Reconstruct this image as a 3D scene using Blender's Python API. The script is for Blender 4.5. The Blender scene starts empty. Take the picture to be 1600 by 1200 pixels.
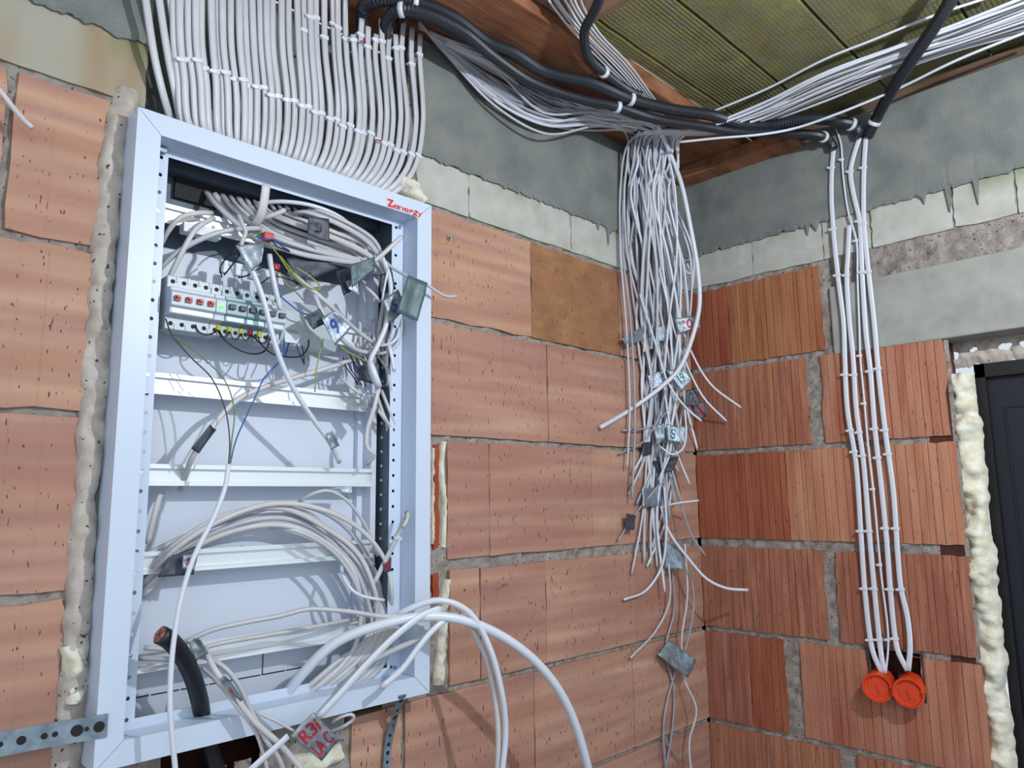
import bpy, math, random
from math import radians, sin, cos, pi, hypot
from mathutils import Vector, Matrix, noise
random.seed(7)
S = bpy.context.scene
COL = S.collection
V = Vector
# ------------------------------------------------------------------ camera (surveyed from the picture)
FPX = 1172.0
yaw, pitch, roll = radians(44.975), radians(8.77), radians(-.739)
_F = V((sin(yaw)*cos(pitch), cos(yaw)*cos(pitch), sin(pitch)))
_r = V((cos(yaw), -sin(yaw), 0)); _u = _r.cross(_F)
R_ = _r*cos(roll) + _u*sin(roll); U_ = -_r*sin(roll) + _u*cos(roll)
CAM = V((-1.98082, -1.20779, 1.5))
cd = bpy.data.cameras.new('camera'); cam = bpy.data.objects.new('camera', cd); COL.objects.link(cam)
cd.sensor_fit = 'HORIZONTAL'; cd.sensor_width = 36; cd.lens = FPX*36/1600; cd.clip_start = .02
M = Matrix((( R_.x, U_.x, -_F.x, CAM.x), (R_.y, U_.y, -_F.y, CAM.y), (R_.z, U_.z, -_F.z, CAM.z), (0, 0, 0, 1)))
cam.matrix_world = M
S.camera = cam
# ------------------------------------------------------------------ light
S.view_settings.view_transform = 'Standard'; S.view_settings.look = 'None'
S.view_settings.gamma = 1; S.view_settings.use_curve_mapping = False
S.view_settings.exposure = 0.64
w = bpy.data.worlds.new('World'); S.world = w; w.use_nodes = True
w.node_tree.nodes['Background'].inputs[0].default_value = (.80, .90, 1.0, 1)
w.node_tree.nodes['Background'].inputs[1].default_value = .55
def lamp(name, loc, power, size, color, target=None):
    l = bpy.data.lights.new(name, 'AREA' if target else 'POINT'); l.energy = power; l.color = color
    if target:
        l.shape = 'DISK'; l.size = size
    else: l.shadow_soft_size = size
    o = bpy.data.objects.new(name, l); COL.objects.link(o); o.location = loc
    if target: o.rotation_euler = (V(target)-V(loc)).to_track_quat('-Z', 'Y').to_euler()
    return o
lamp('work_light', (-1.02, -1.46, 2.24), 36, .020, (.93, .97, 1.0))
lamp('fill_light', (-2.6, -2.9, 2.2), 9, 1.2, (.86, .93, 1.0), (-.7, -.1, 1.6))  # added soft fill lamp behind the camera, lifts the shadows

# ------------------------------------------------------------------ pixel -> surveyed surface
def ray(x, y): return _F + R_*((x-800)/FPX) - U_*((y-600)/FPX)
def pa(x, y, o=0):
    d = ray(x, y); return CAM + d*((-o-CAM.y)/d.y)
def pb(x, y, o=0):
    d = ray(x, y); return CAM + d*((-o-CAM.x)/d.x)
def pz(x, y, z):
    d = ray(x, y); return CAM + d*((z-CAM.z)/d.z)
def proj(p):
    q = p-CAM; return 800+FPX*q.dot(R_)/q.dot(_F), 600-FPX*q.dot(U_)/q.dot(_F)
def hit(x, y, off=.01, k=None, zc=2.485):
    """nearest of: left wall + off, right wall + off, diagonal curtain k in front of the corner, under the timber"""
    d = ray(x, y); ts = []
    for num, den in ((-off-CAM.y, d.y), (-off-CAM.x, d.x), (zc-CAM.z, d.z)):
        if den and num/den > 0: ts.append(num/den)
    if k is not None: ts.append((-k-CAM.x-CAM.y)/(d.x+d.y))
    return CAM + d*min(ts)

# ------------------------------------------------------------------ object helpers
WL = {}
def tag(o, label=None, cat=None, group=None, kind=None):
    if label: o['label'] = label
    if cat: o['category'] = cat
    if group: o['group'] = group
    if kind: o['kind'] = kind
    return o
def mk(name, vs, fs, mat, parent=None, smooth=False, mats=None, fm=None):
    vs = [V(v) for v in vs]
    c = sum(vs, V())/max(1, len(vs)); c = V((round(c.x, 4), round(c.y, 4), round(c.z, 4)))
    me = bpy.data.meshes.new(name); me.from_pydata([v-c for v in vs], [], fs)
    me.materials.append(mat)
    if mats:
        for m in mats: me.materials.append(m)
        me.polygons.foreach_set('material_index', fm)
    if smooth: me.polygons.foreach_set('use_smooth', [True]*len(me.polygons))
    me.update()
    o = bpy.data.objects.new(name, me); COL.objects.link(o)
    WL[o.name] = c; o.location = c
    if parent: o.parent = parent; o.location = c-WL[parent.name]
    return o
def empty(name, loc):
    o = bpy.data.objects.new(name, None); COL.objects.link(o); o.location = loc; o.empty_display_size = .02; WL[o.name] = V(loc); return o
class G:
    """geometry collector"""
    def __init__(s): s.v = []; s.f = []; s.m = []
    def add(s, vs, fs, mi=0):
        n = len(s.v); s.v += [V(v) for v in vs]; s.f += [tuple(i+n for i in f) for f in fs]; s.m += [mi]*len(fs); return s
    def box(s, a, b, mi=0):
        x0, x1 = sorted((a[0], b[0])); y0, y1 = sorted((a[1], b[1])); z0, z1 = sorted((a[2], b[2]))
        return s.add([(x0,y0,z0),(x1,y0,z0),(x1,y1,z0),(x0,y1,z0),(x0,y0,z1),(x1,y0,z1),(x1,y1,z1),(x0,y1,z1)],
              [(0,3,2,1),(4,5,6,7),(0,1,5,4),(1,2,6,5),(2,3,7,6),(3,0,4,7)], mi)
    def cyl(s, c, ax, r, h, n=12, mi=0, r2=None):
        c = V(c); ax = V(ax).normalized(); a = ax.orthogonal().normalized(); b = ax.cross(a); r2 = r if r2 is None else r2
        vs = [c + a*r*cos(2*pi*i/n) + b*r*sin(2*pi*i/n) for i in range(n)] + [c+ax*h + a*r2*cos(2*pi*i/n) + b*r2*sin(2*pi*i/n) for i in range(n)]
        return s.add(vs, [(i, (i+1) % n, n+(i+1) % n, n+i) for i in range(n)] + [tuple(range(n-1, -1, -1)), tuple(range(n, 2*n))], mi)
    def prism_x(s, prof, x0, x1, mi=0):
        n = len(prof)
        return s.add([(x0, y, z) for y, z in prof] + [(x1, y, z) for y, z in prof],
              [(i, (i+1) % n, n+(i+1) % n, n+i) for i in range(n)] + [tuple(range(n-1, -1, -1)), tuple(range(n, 2*n))], mi)
    def mk(s, name, mat, parent=None, smooth=False, mats=None):
        return mk(name, s.v, s.f, mat, parent, smooth, mats, s.m if mats else None)
def spline(P, step=.012):
    P = [V(p) for p in P]; out = []
    Q = [P[0]*2-P[1]] + P + [P[-1]*2-P[-2]]
    for i in range(1, len(Q)-2):
        a, b, c, d = Q[i-1:i+3]; L = (c-b).length; n = max(2, min(40, int(L/step)+1))
        ta = max((b-a).length, 1e-4)**.5; tb = max(L, 1e-4)**.5; tc = max((d-c).length, 1e-4)**.5
        m1 = ((b-a)/ta - (c-a)/(ta+tb) + (c-b)/tb)*tb; m2 = ((c-b)/tb - (d-b)/(tb+tc) + (d-c)/tc)*tb
        for j in range(n):
            t = j/n; out.append(b*(2*t**3-3*t*t+1) + m1*(t**3-2*t*t+t) + c*(-2*t**3+3*t*t) + m2*(t**3-t*t))
    out.append(P[-1]); return out
def frames(pts, n):
    out = []; prev = V(n)
    for i in range(len(pts)):
        t = (pts[min(i+1, len(pts)-1)]-pts[max(i-1, 0)]).normalized()
        nn = V(n)*.35+prev*.65; nn = nn-t*nn.dot(t)
        if nn.length < .05: nn = prev-t*prev.dot(t)
        if nn.length < 1e-4: nn = t.orthogonal()
        nn.normalize(); prev = nn; out.append((t, t.cross(nn), nn))
    return out
def tube_geo(pts, w, h=None, seg=8, n=(0, -1, 0), rad=None):
    h = h or w; fr = frames(pts, n); vs = []; fs = []
    for i, (p, (t, b, nn)) in enumerate(zip(pts, fr)):
        k = rad(i) if rad else 1
        for j in range(seg):
            a = 2*pi*j/seg; ca, sa = cos(a), sin(a)
            if h < w*.75:  # stadium-like flat section
                ca = math.copysign(abs(ca)**.6, ca); sa = math.copysign(abs(sa)**.6, sa)
            vs.append(p + b*(ca*w/2*k) + nn*(sa*h/2*k))
    for i in range(len(pts)-1):
        for j in range(seg):
            k = (j+1) % seg; fs.append((i*seg+j, i*seg+k, (i+1)*seg+k, (i+1)*seg+j))
    fs.append(tuple(range(seg-1, -1, -1))); L = (len(pts)-1)*seg; fs.append(tuple(range(L, L+seg)))
    return vs, fs, fr
# ------------------------------------------------------------------ materials
def lin(c): return tuple(((x/255)/12.92 if x/255 <= .04045 else ((x/255+.055)/1.055)**2.4) for x in c)+(1,)
def mat(name, c1, c2=None, rough=.5, metal=0, nscale=8, stretch=(1, 1, 1), bump=0, bscale=80, emit=0, speck=None, spscale=(260, 260, 70), detail=4, ramp=(.35, .65), moss=None, spthr=.1, bstretch=(1, 1, 1), vary=0, spec=None):
    m = bpy.data.materials.new(name); m.use_nodes = True; nt = m.node_tree; N = nt.nodes; L = nt.links
    b = N['Principled BSDF']; b.inputs['Roughness'].default_value = rough; b.inputs['Metallic'].default_value = metal
    b.inputs['Base Color'].default_value = lin(c1)
    if spec is not None: b.inputs['Specular IOR Level'].default_value = spec
    geo = N.new('ShaderNodeNewGeometry')
    def mp(s):
        v = N.new('ShaderNodeVectorMath'); v.operation = 'MULTIPLY'; v.inputs[1].default_value = s; L.new(geo.outputs['Position'], v.inputs[0]); return v.outputs[0]
    def nz(sc, vec, det=4, rg=.55):
        n = N.new('ShaderNodeTexNoise'); n.inputs['Scale'].default_value = sc; n.inputs['Detail'].default_value = det; n.inputs['Roughness'].default_value = rg; L.new(vec, n.inputs['Vector']); return n.outputs['Fac']
    def mix(fac, a, c, blend='MIX'):
        x = N.new('ShaderNodeMix'); x.data_type = 'RGBA'; x.blend_type = blend
        if isinstance(fac, float): x.inputs['Factor'].default_value = fac
        else: L.new(fac, x.inputs['Factor'])
        for s, q in ((6, a), (7, c)):
            if isinstance(q, tuple): x.inputs[s].default_value = q
            else: L.new(q, x.inputs[s])
        return x.outputs[2]
    def rp(v, a, c):
        r = N.new('ShaderNodeMapRange'); r.inputs[1].default_value = a; r.inputs[2].default_value = c; r.clamp = True; L.new(v, r.inputs[0]); return r.outputs[0]
    col = lin(c1)
    if c2:
        cs = c2 if isinstance(c2, list) else [c2]
        for i, c in enumerate(cs):
            col = mix(rp(nz(nscale*(1+.7*i), mp(tuple(s*(1+.3*i) for s in stretch)), detail), *ramp), col, lin(c))
    if moss:
        sep = N.new('ShaderNodeSeparateXYZ'); L.new(geo.outputs['Position'], sep.inputs[0])
        a = N.new('ShaderNodeMath'); a.operation = 'MULTIPLY'; L.new(rp(nz(7, mp((1, 1, .6)), 3), .5, .68), a.inputs[0]); L.new(rp(sep.outputs[2], moss[1], moss[2]), a.inputs[1])
        col = mix(a.outputs[0], col, lin(moss[0]))
    if vary:
        oi = N.new('ShaderNodeObjectInfo'); hs = N.new('ShaderNodeHueSaturation')
        for k, (o, a) in (('Value', (1-vary, 1+vary)), ('Hue', (.5-vary*.07, .5+vary*.07))) if False else (('Value', (0, (1-vary, 1+vary))), ('Hue', (0, (.5-vary*.08, .5+vary*.08)))):
            r = N.new('ShaderNodeMapRange'); r.inputs[3].default_value = a[0]; r.inputs[4].default_value = a[1]; L.new(oi.outputs['Random'], r.inputs[0]); L.new(r.outputs[0], hs.inputs[k])
        if isinstance(col, tuple): hs.inputs['Color'].default_value = col
        else: L.new(col, hs.inputs['Color'])
        col = hs.outputs[0]
    if speck:
        sn = nz(1, mp(spscale), 1, .4)
        col = mix(rp(sn, .27+spthr*.4, .27+spthr*.2), col, lin(speck))
    if not isinstance(col, tuple): L.new(col, b.inputs['Base Color'])
    if bump:
        bp = N.new('ShaderNodeBump'); bp.inputs['Strength'].default_value = bump; bp.inputs['Distance'].default_value = .004
        L.new(nz(bscale, mp(bstretch), 5, .65), bp.inputs['Height']); L.new(bp.outputs[0], b.inputs['Normal'])
    if emit:
        b.inputs['Emission Color'].default_value = lin(c1); b.inputs['Emission Strength'].default_value = emit
    return m
MT = dict(
 brickA = mat('brick_pale', (182, 136, 113), [(152, 102, 84), (194, 158, 136), (158, 116, 105)], .85, nscale=4.0, stretch=(.22, .22, 3.0), detail=.6, ramp=(.28, .78), bump=.3, bscale=190, bstretch=(1, 1, .2), speck=(104, 54, 40), spscale=(230, 230, 75), spthr=.04, vary=.07),
 brickAt = mat('brick_ochre', (158, 116, 78), [(148, 100, 74), (134, 92, 66)], .85, nscale=6, stretch=(1, 1, 1.6), detail=2, bump=.35, bscale=190, bstretch=(1, 1, .25), speck=(92, 44, 32), spthr=.1, vary=.05),
 brickB = mat('brick_red', (168, 108, 80), [(152, 86, 58), (176, 124, 98), (144, 92, 74)], .85, nscale=5, stretch=(3.6, 3.6, .35), detail=2, bump=.25, bscale=190, bstretch=(1, 1, .2), speck=(104, 54, 42), spthr=.03, vary=.13),
 brickP = mat('brick_pale_grooved', (172, 114, 88), [(154, 92, 68), (180, 130, 106)], .85, nscale=5, stretch=(3.6, 3.6, .35), detail=2, bump=.25, bscale=190, bstretch=(1, 1, .2), speck=(120, 70, 54), spscale=(260, 260, 70), spthr=.03, vary=.05),
 brickO = mat('brick_ochre_grooved', (156, 100, 62), [(140, 80, 50), (162, 112, 76)], .85, nscale=5, stretch=(3.6, 3.6, .35), detail=2, bump=.25, bscale=190, bstretch=(1, 1, .2), speck=(104, 54, 42), spscale=(260, 260, 70), spthr=.03),
 brickR = mat('brick_deep_red_grooved', (150, 78, 52), [(128, 60, 42), (156, 92, 68)], .85, nscale=5, stretch=(3.6, 3.6, .35), detail=2, bump=.25, bscale=190, bstretch=(1, 1, .2), speck=(90, 40, 30), spscale=(260, 260, 70), spthr=.03),
 brickD = mat('brick_raw', (168, 80, 46), [(140, 60, 34)], .85, nscale=14, bump=.5, bscale=120),
 brickK = mat('brick_cavity_shade', (84, 42, 32), [(62, 32, 28)], .9, nscale=14, bump=.5, bscale=120),  # darkened brick: the shade inside cavities is put into the colour
 mortar = mat('mortar', (148, 140, 134), [(118, 110, 104), (160, 153, 148)], .95, nscale=22, bump=.9, bscale=140, speck=(70, 62, 58), spscale=(150, 150, 150), spthr=.1),
 conc = mat('concrete', (116, 121, 121), [(102, 109, 110), (128, 132, 128)], .9, nscale=5, bump=.4, bscale=230, speck=(96, 98, 96), spscale=(260, 260, 260), spthr=.06),
 lintel = mat('concrete_pale', (152, 154, 150), [(140, 142, 138), (160, 162, 158)], .9, nscale=7, bump=.22, bscale=260, speck=(110, 110, 106), spscale=(120, 120, 70), spthr=.0),
 aac = mat('aerated_concrete', (176, 177, 170), [(168, 166, 156), (184, 186, 182)], .95, nscale=9, bump=.2, bscale=260, moss=((108, 122, 80), 2.17, 2.25)),
 aacL = mat('aerated_concrete_stained', (164, 160, 148), [(150, 124, 88), (160, 158, 136)], .95, nscale=5.5, stretch=(1.6, 1.6, .5), detail=1, ramp=(.45, .75), bump=.2, bscale=260, moss=((92, 112, 70), 2.19, 2.25)),
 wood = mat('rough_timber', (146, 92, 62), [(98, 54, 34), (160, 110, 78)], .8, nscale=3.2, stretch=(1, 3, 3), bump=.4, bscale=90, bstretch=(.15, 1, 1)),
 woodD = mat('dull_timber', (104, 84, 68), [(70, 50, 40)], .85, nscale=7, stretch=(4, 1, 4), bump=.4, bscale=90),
 woodL = mat('pale_timber', (158, 128, 104), [(128, 98, 78)], .8, nscale=8, stretch=(5, .8, 5), bump=.3, bscale=90),
 wool = mat('mineral_wool', (132, 126, 76), [(110, 106, 66), (144, 138, 84), (124, 124, 96)], 1, nscale=7, bump=1, bscale=260),
 white = mat('white_enamel', (196, 210, 230), rough=.38, bump=.02, bscale=500),
 panel = mat('white_back_panel', (204, 212, 228), rough=.45),
 steel = mat('dark_galvanised', (96, 108, 122), [(84, 96, 110)], .55, .3, nscale=40),
 zinc = mat('zinc_strap', (150, 166, 178), [(116, 132, 146)], .4, .6, nscale=45, bump=.1, bscale=200),
 alu = mat('rail_metal', (226, 232, 238), rough=.34, metal=.5),
 pvc = mat('white_cable_sheath', (190, 193, 200), [(180, 182, 188)], .4, nscale=12),
 pvcg = mat('grey_white_cable_sheath', (160, 165, 178), [(140, 146, 160)], .42, nscale=12),
 pvcw = mat('bright_white_cable_sheath', (206, 212, 224), rough=.36),
 pvcf = mat('cream_cable_sheath', (204, 203, 205), [(192, 190, 192)], .42, nscale=12),
 black = mat('black_plastic', (26, 29, 36), rough=.42),
 cond = mat('black_corrugated', (40, 44, 52), rough=.4),
 navy = mat('navy_door_skin', (7, 8, 24), [(10, 12, 32)], .5, nscale=60, bump=.05, bscale=300),
 dframe = mat('dark_door_frame', (11, 8, 14), rough=.5),
 foam = mat('cream_foam', (216, 212, 192), [(202, 194, 166), (226, 226, 214)], .8, nscale=22, bump=.6, bscale=110),
 foamg = mat('greyed_foam', (180, 170, 160), [(164, 152, 142), (190, 182, 174)], .85, nscale=18, bump=.5, bscale=60, speck=(80, 72, 66), spscale=(120, 120, 120), spthr=.06),
 tape = mat('silver_tape', (122, 134, 144), [(100, 112, 124), (150, 162, 172)], .36, .35, nscale=35, bump=.35, bscale=90),
 tapeb = mat('shiny_tape', (160, 172, 188), [(120, 134, 152)], .22, .5, nscale=40, bump=.5, bscale=110),
 taped = mat('dull_dark_tape', (74, 80, 92), [(58, 64, 78)], .5, .2, nscale=40, bump=.3, bscale=90),
 tapegreen = mat('green_grey_tape', (84, 106, 112), [(70, 92, 98)], .45, .1, nscale=40, bump=.3, bscale=90),
 red = mat('red_ink', (170, 22, 44), rough=.5), blue = mat('blue_ink', (24, 62, 150), rough=.5), green = mat('green_ink', (34, 122, 98), rough=.5), ink = mat('dark_ink', (30, 24, 44), rough=.5),
 logo = mat('logo_red', (196, 18, 44), rough=.4), logow = mat('logo_edge', (222, 206, 216), rough=.4),
 orange = mat('orange_plastic', (222, 74, 30), [(206, 62, 24)], .45, nscale=30),
 mcb = mat('device_grey', (176, 188, 198), rough=.4), mcb2 = mat('device_blue_grey', (120, 146, 160), rough=.35), clear = mat('device_label', (196, 224, 228), rough=.25),
 led = mat('green_led', (90, 230, 110), emit=1.0), hole = mat('dark_hole', (12, 14, 20), rough=.7),
 wblk = mat('black_wire', (16, 16, 24), rough=.4), wblu = mat('blue_wire', (28, 92, 160), rough=.4), wnav = mat('dark_blue_wire', (28, 36, 110), rough=.4), wyel = mat('yellow_green_wire', (150, 158, 60), rough=.4), wyg = mat('green_wire', (98, 128, 78), rough=.4), wbrn = mat('brown_wire', (70, 44, 52), rough=.4), wcrm = mat('cream_wire', (190, 180, 120), rough=.4),
 ferY = mat('yellow_cap', (186, 176, 40), rough=.4), ferR = mat('red_cap', (170, 26, 36), rough=.4), redp = mat('red_plug', (190, 34, 30), rough=.4),
 copper = mat('copper_core', (196, 132, 108), [(140, 80, 66)], .45, .5, nscale=120),
 floor = mat('dusty_floor', (120, 112, 104), [(100, 92, 86)], .9, nscale=5),
)

# ------------------------------------------------------------------ room shell
def core(name, plane, regions, keep=None, step=.014, base=.0065, amp=.0065):
    """rough mortar bed behind the bricks; plane 'A' (y=0) or 'B' (x=0)"""
    g = G()
    for (u0, u1, z0, z1) in regions:
        nu = max(1, int(abs(u1-u0)/step)); nz_ = max(1, int((z1-z0)/step)); vs = []
        for i in range(nu+1):
            for j in range(nz_+1):
                u = u0+(u1-u0)*i/nu; z = z0+(z1-z0)*j/nz_
                d = base - amp*(noise.noise(V((u*38, z*38, 3)))+.6*noise.noise(V((u*90, z*90, 9))))
                vs.append((u, d, z) if plane == 'A' else (d, u, z))
        fs = []
        for i in range(nu):
            for j in range(nz_):
                uc = u0+(u1-u0)*(i+.5)/nu; zc = z0+(z1-z0)*(j+.5)/nz_
                if keep and not keep(uc, zc): continue
                a = i*(nz_+1)+j; q = (a, a+nz_+1, a+nz_+2, a+1)
                fs.append(q)
        g.add(vs, fs)
    o = g.mk(name, MT['mortar']); tag(o, kind='structure'); return o
CX0, CX1, CZ0, CZ1 = -1.627, -1.057, 1.147, 2.10    # cabinet outline
NOT = pb(1358, 1040), pb(1437, 1018)
ny0, ny1 = NOT[1].y, NOT[0].y
BOXC = (pb(1372, 1073, .03), pb(1420, 1080, .03))
nz0, nz1 = pb(1400, 1085).z, pb(1400, 1022).z
wallA = core('wall_left', 'A', [(-2.7, -1.70, .3, 2.5), (-1.70, -1.60, .3, 2.5), (-1.075, 0, .3, 2.5), (-1.6, -1.075, .3, 1.15)], keep=lambda u, z: not (-1.20+.012*noise.noise(V((z*60, 0, 0))) < u < -1.115 and 1.105+.015*noise.noise(V((u*50, 0, 0))) < z < 1.16 or -1.52 < u < -1.36 and 1.09+.02*noise.noise(V((u*40, 0, 0))) < z < 1.16))
wallB = core('wall_right', 'B', [(0, -.70, .3, 2.5), (-.70, -1.9, 1.868, 2.5)], keep=lambda u, z: not (ny0 < u < ny1 and nz0 < z < nz1))
# solid backing so that the walls have thickness
g = G(); g.box((-2.7, .12, .0), (.3, .25, 2.5)); g.mk('backing', MT['brickK'], wallA)
g = G(); g.box((.12, .12, 0), (.25, -.63, 2.5)); g.mk('backing', MT['brickK'], wallB)
g = G(); g.box((.03, -.70, 1.93), (.25, -1.9, 2.5)); g.mk('backing', MT['brickK'], wallB)
def brick(plane, u0, u1, z0, z1, m, par, grooves=0, gap=.0027, chip=.0022, proud=0.0, name='brick', notch=None, ragged=0, rows=7, gd=.0028):
    """one hollow clay block: wavy outline, a grooved face, side faces going back into the wall"""
    a, b = sorted((u0, u1)); a += gap*.38; b -= gap*.38; lo, hi = z0+gap, z1-gap
    sd = random.random()*50; us = []
    if grooves:
        n = max(2, int(round((b-a)/grooves))); us = [(a, 0)]
        for i in range(1, n):
            c = a+(b-a)*(i+random.uniform(-.22, .22))/n; q = random.choice((.0011, .0016, .0008)); d = gd*random.uniform(.5, 1.3)
            us += [(c-q-.0006, 0), (c-q*.5, d), (c+q*.5, d), (c+q+.0006, 0)]
        us.append((b, 0))
    else:
        n = max(2, int((b-a)/.035)); us = [(a+(b-a)*i/n, 0) for i in range(n+1)]
    zs = [lo+(hi-lo)*j/rows for j in range(rows+1)]; vs = []
    def pt(u, d, z): return (u, d, z) if plane == 'A' else (d, u, z)
    for i, (u, d) in enumerate(us):
        for j, z in enumerate(zs):
            e = (i in (0, len(us)-1)); f = (j in (0, rows)); dd = d-proud
            uu = u + (chip+ragged*.5)*noise.noise(V((sd, z*55, 1)))*(1.6 if e else .2) if e or not grooves else u
            if ragged and i == (0 if plane == 'B' else 0): uu += ragged*abs(noise.noise(V((sd, z*40, 4))))
            zz = z + chip*noise.noise(V((u*45, sd, 2)))*(1.6 if f else 0)
            if e or f: dd += .0012
            vs.append(pt(uu, dd+.0012*noise.noise(V((u*14, z*14, sd))), zz))
    W = rows+1; fs = []
    for i in range(len(us)-1):
        for j in range(rows):
            if notch:
                uc = (us[i][0]+us[i+1][0])/2; zc = (zs[j]+zs[j+1])/2
                if notch[0] < uc < notch[1] and notch[2] < zc < notch[3]: continue
            q = i*W+j; fs.append((q, q+W, q+W+1, q+1))
    # sides
    loop = [i*W for i in range(len(us))] + [(len(us)-1)*W+j for j in range(1, W)] + [i*W+rows for i in range(len(us)-2, -1, -1)] + [j for j in range(rows-1, 0, -1)]
    base = len(vs)
    for q in loop:
        v = vs[q]; vs.append((v[0], .05, v[2]) if plane == 'A' else (.05, v[1], v[2]))
    for k in range(len(loop)):
        k2 = (k+1) % len(loop); fs.append((loop[k], base+k, base+k2, loop[k2]))
    o = mk(name, vs, fs, m, par); return o
J = [.38, .629, .876, 1.127, 1.376, 1.630, 1.878, 2.126, 2.234, 2.50]
MO = .0030
def rowA(k, seams, mats=None, **kw):
    for i in range(len(seams)-1):
        if seams[i] is None or seams[i+1] is None: continue
        m = MT['brickA'] if not mats else MT[mats[i % len(mats)]]
        brick('A', seams[i], seams[i+1], J[k]+MO, J[k+1]-MO-(.013 if k == 3 and seams[i] > -1 else 0), m, wallA, grooves=.05, gd=.0008, proud=random.uniform(0, .003), **kw)
rowA(6, [-1.05, -.704, -.356, 0], ['brickA', 'brickAt', 'brickA'])
rowA(5, [-1.05, -.654, -.319, 0])
rowA(4, [-.968, -.848]); rowA(4, [-.848, -.496, -.15, 0])
rowA(3, [-.962, -.878]); rowA(3, [-.878, -.674, -.33, 0])
rowA(2, [-1.072, -.718, -.353, 0]); rowA(1, [-1.3, -.95, -.60, -.25, 0]); rowA(0, [-1.2, -.85, -.5, -.15, 0])
rowA(2, [-1.19, -1.08])
for k, s in ((6, [-2.49, -2.14, -1.785]), (6, [-1.775, -1.652]), (5, [-2.35, -2.0, -1.657]), (4, [-2.5, -2.15, -1.80]), (4, [-1.795, -1.652]), (3, [-2.36, -2.01, -1.66]), (2, [-2.4, -2.05, -1.665]), (1, [-2.5, -2.15, -1.8, -1.45]), (0, [-2.4, -2.05, -1.7, -1.35])): rowA(k, s, chip=.004)
def rowB(k, seams, mats=('brickB',), **kw):
    for i in range(len(seams)-1):
        brick('B', seams[i], seams[i+1], J[k]+MO*1.6, J[k+1]-MO*1.6-(.010 if k == 3 else 0), MT[mats[i % len(mats)]], wallB, grooves=.019, proud=random.uniform(0, .003), **kw)
rowB(6, [0, -.134, -.407], ('brickR', 'brickO')); rowB(5, [0, -.352]); rowB(5, [-.391, -.69], ('brickP',), ragged=.006); rowB(4, [0, -.277, -.694], ('brickR', 'brickP'), ragged=0)
rowB(3, [0, -.360]); rowB(3, [-.391, -.696], ragged=.006); rowB(2, [0, -.137, -.238], ('brickB', 'brickR'))
rowB(2, [-.280, -.701], ('brickP',), notch=(ny0, ny1, nz0-.0, J[3])); rowB(1, [0, -.365]); rowB(1, [-.41, -.705]); rowB(0, [0, -.15, -.5, -.70])
# pocket chiselled for the junction boxes
g = G(); y0, y1, z0, z1, dx = ny0-.004, ny1+.004, nz0-.012, nz1+.006, .05
g.add([(.0, y0, z0), (.0, y1, z0), (.0, y1, z1), (.0, y0, z1), (dx, y0, z0), (dx, y1, z0), (dx, y1, z1), (dx, y0, z1)], [(4, 5, 6, 7), (0, 1, 5, 4), (1, 2, 6, 5), (2, 3, 7, 6), (3, 0, 4, 7)])
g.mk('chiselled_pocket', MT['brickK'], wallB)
# jamb of the door opening
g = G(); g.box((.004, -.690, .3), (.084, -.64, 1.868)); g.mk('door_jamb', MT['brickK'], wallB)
# aerated blocks
def block(plane, u0, u1, m, par, z0=J[7]+.004, z1=J[8]+.006):
    brick(plane, u0, u1, z0, z1, m, par, name='aerated_block', gap=.003, chip=.003, proud=.001)
for a, b in ((-1.052, -.904), (-.904, -.55), (-.55, -.2), (-.2, 0)): block('A', a, b, MT['aac'], wallA)
block('A', -2.3, -1.96, MT['aacL'], wallA); block('A', -1.957, -1.60, MT['aacL'], wallA, z0=2.128)
for a, b in ((0, -.22), (-.22, -.425), (-.425, -.548), (-.552, -.74), (-.742, -.87), (-.872, -1.3)): block('B', a, b, MT['aac'], wallB)
# concrete ring beam with a torn, dripping lower edge
def beam(plane, u0, u1, par, drips):
    g = G(); n = int(abs(u1-u0)/.006); vs = []; fs = []
    def pt(u, d, z): return (u, d, z) if plane == 'A' else (d, u, z)
    for i in range(n+1):
        u = u0+(u1-u0)*i/n; e = J[8] + .008*noise.noise(V((u*30, 5, 1))) + .007*noise.noise(V((u*90, 2, 1)))
        for c, wdt, ln in drips:
            if abs(u-c) < wdt: e = min(e, J[8]-ln*(1-((u-c)/wdt)**2)**.6)
        vs += [pt(u, .01, e), pt(u, -.006, e), pt(u, -.009, e+.008), pt(u, -.008+.003*noise.noise(V((u*9, 1, 7))), e+.09), pt(u, -.008, J[9])]
    for i in range(n):
        for j in range(4): q = i*5+j; fs.append((q, q+5, q+6, q+1))
    g.add(vs, fs); return g.mk('concrete_beam', MT['conc'], par)
beam('A', -1.05, -.008, wallA, [(-.44, .004, .02), (-.40, .0035, .05), (-.385, .004, .02)])
beam('A', -2.6, -1.60, wallA, [])
beam('B', -.008, -1.8, wallB, [(-.41, .007, .02), (-.385, .004, .03), (-.68, .005, .025), (-.735, .005, .06), (-.795, .005, .06)])
# chase behind the cable bank
g = G(); g.add([(-1.60, .0, 2.08), (-1.60, .10, 2.08), (-1.60, .10, 2.5), (-1.60, 0, 2.5), (-1.05, .0, 2.08), (-1.05, .10, 2.08), (-1.05, .10, 2.5), (-1.05, 0, 2.5)], [(0, 1, 2, 3), (1, 5, 6, 2), (4, 7, 6, 5), (0, 4, 5, 1)])
g.mk('cable_chase', MT['conc'], wallA)
# lintel
g = G(); n = 30; prof = []
g.box((-.004, -.432, 1.868), (.115, -1.85, 2.052)); lo = g.mk('lintel', MT['lintel'], wallB)
bv = lo.modifiers.new('b', 'BEVEL'); bv.width = .004; bv.segments = 2
g = G(); g.box((-2.7, .25, -.02), (.3, -3.6, 0)); tag(g.mk('floor', MT['floor']), kind='structure')

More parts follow.
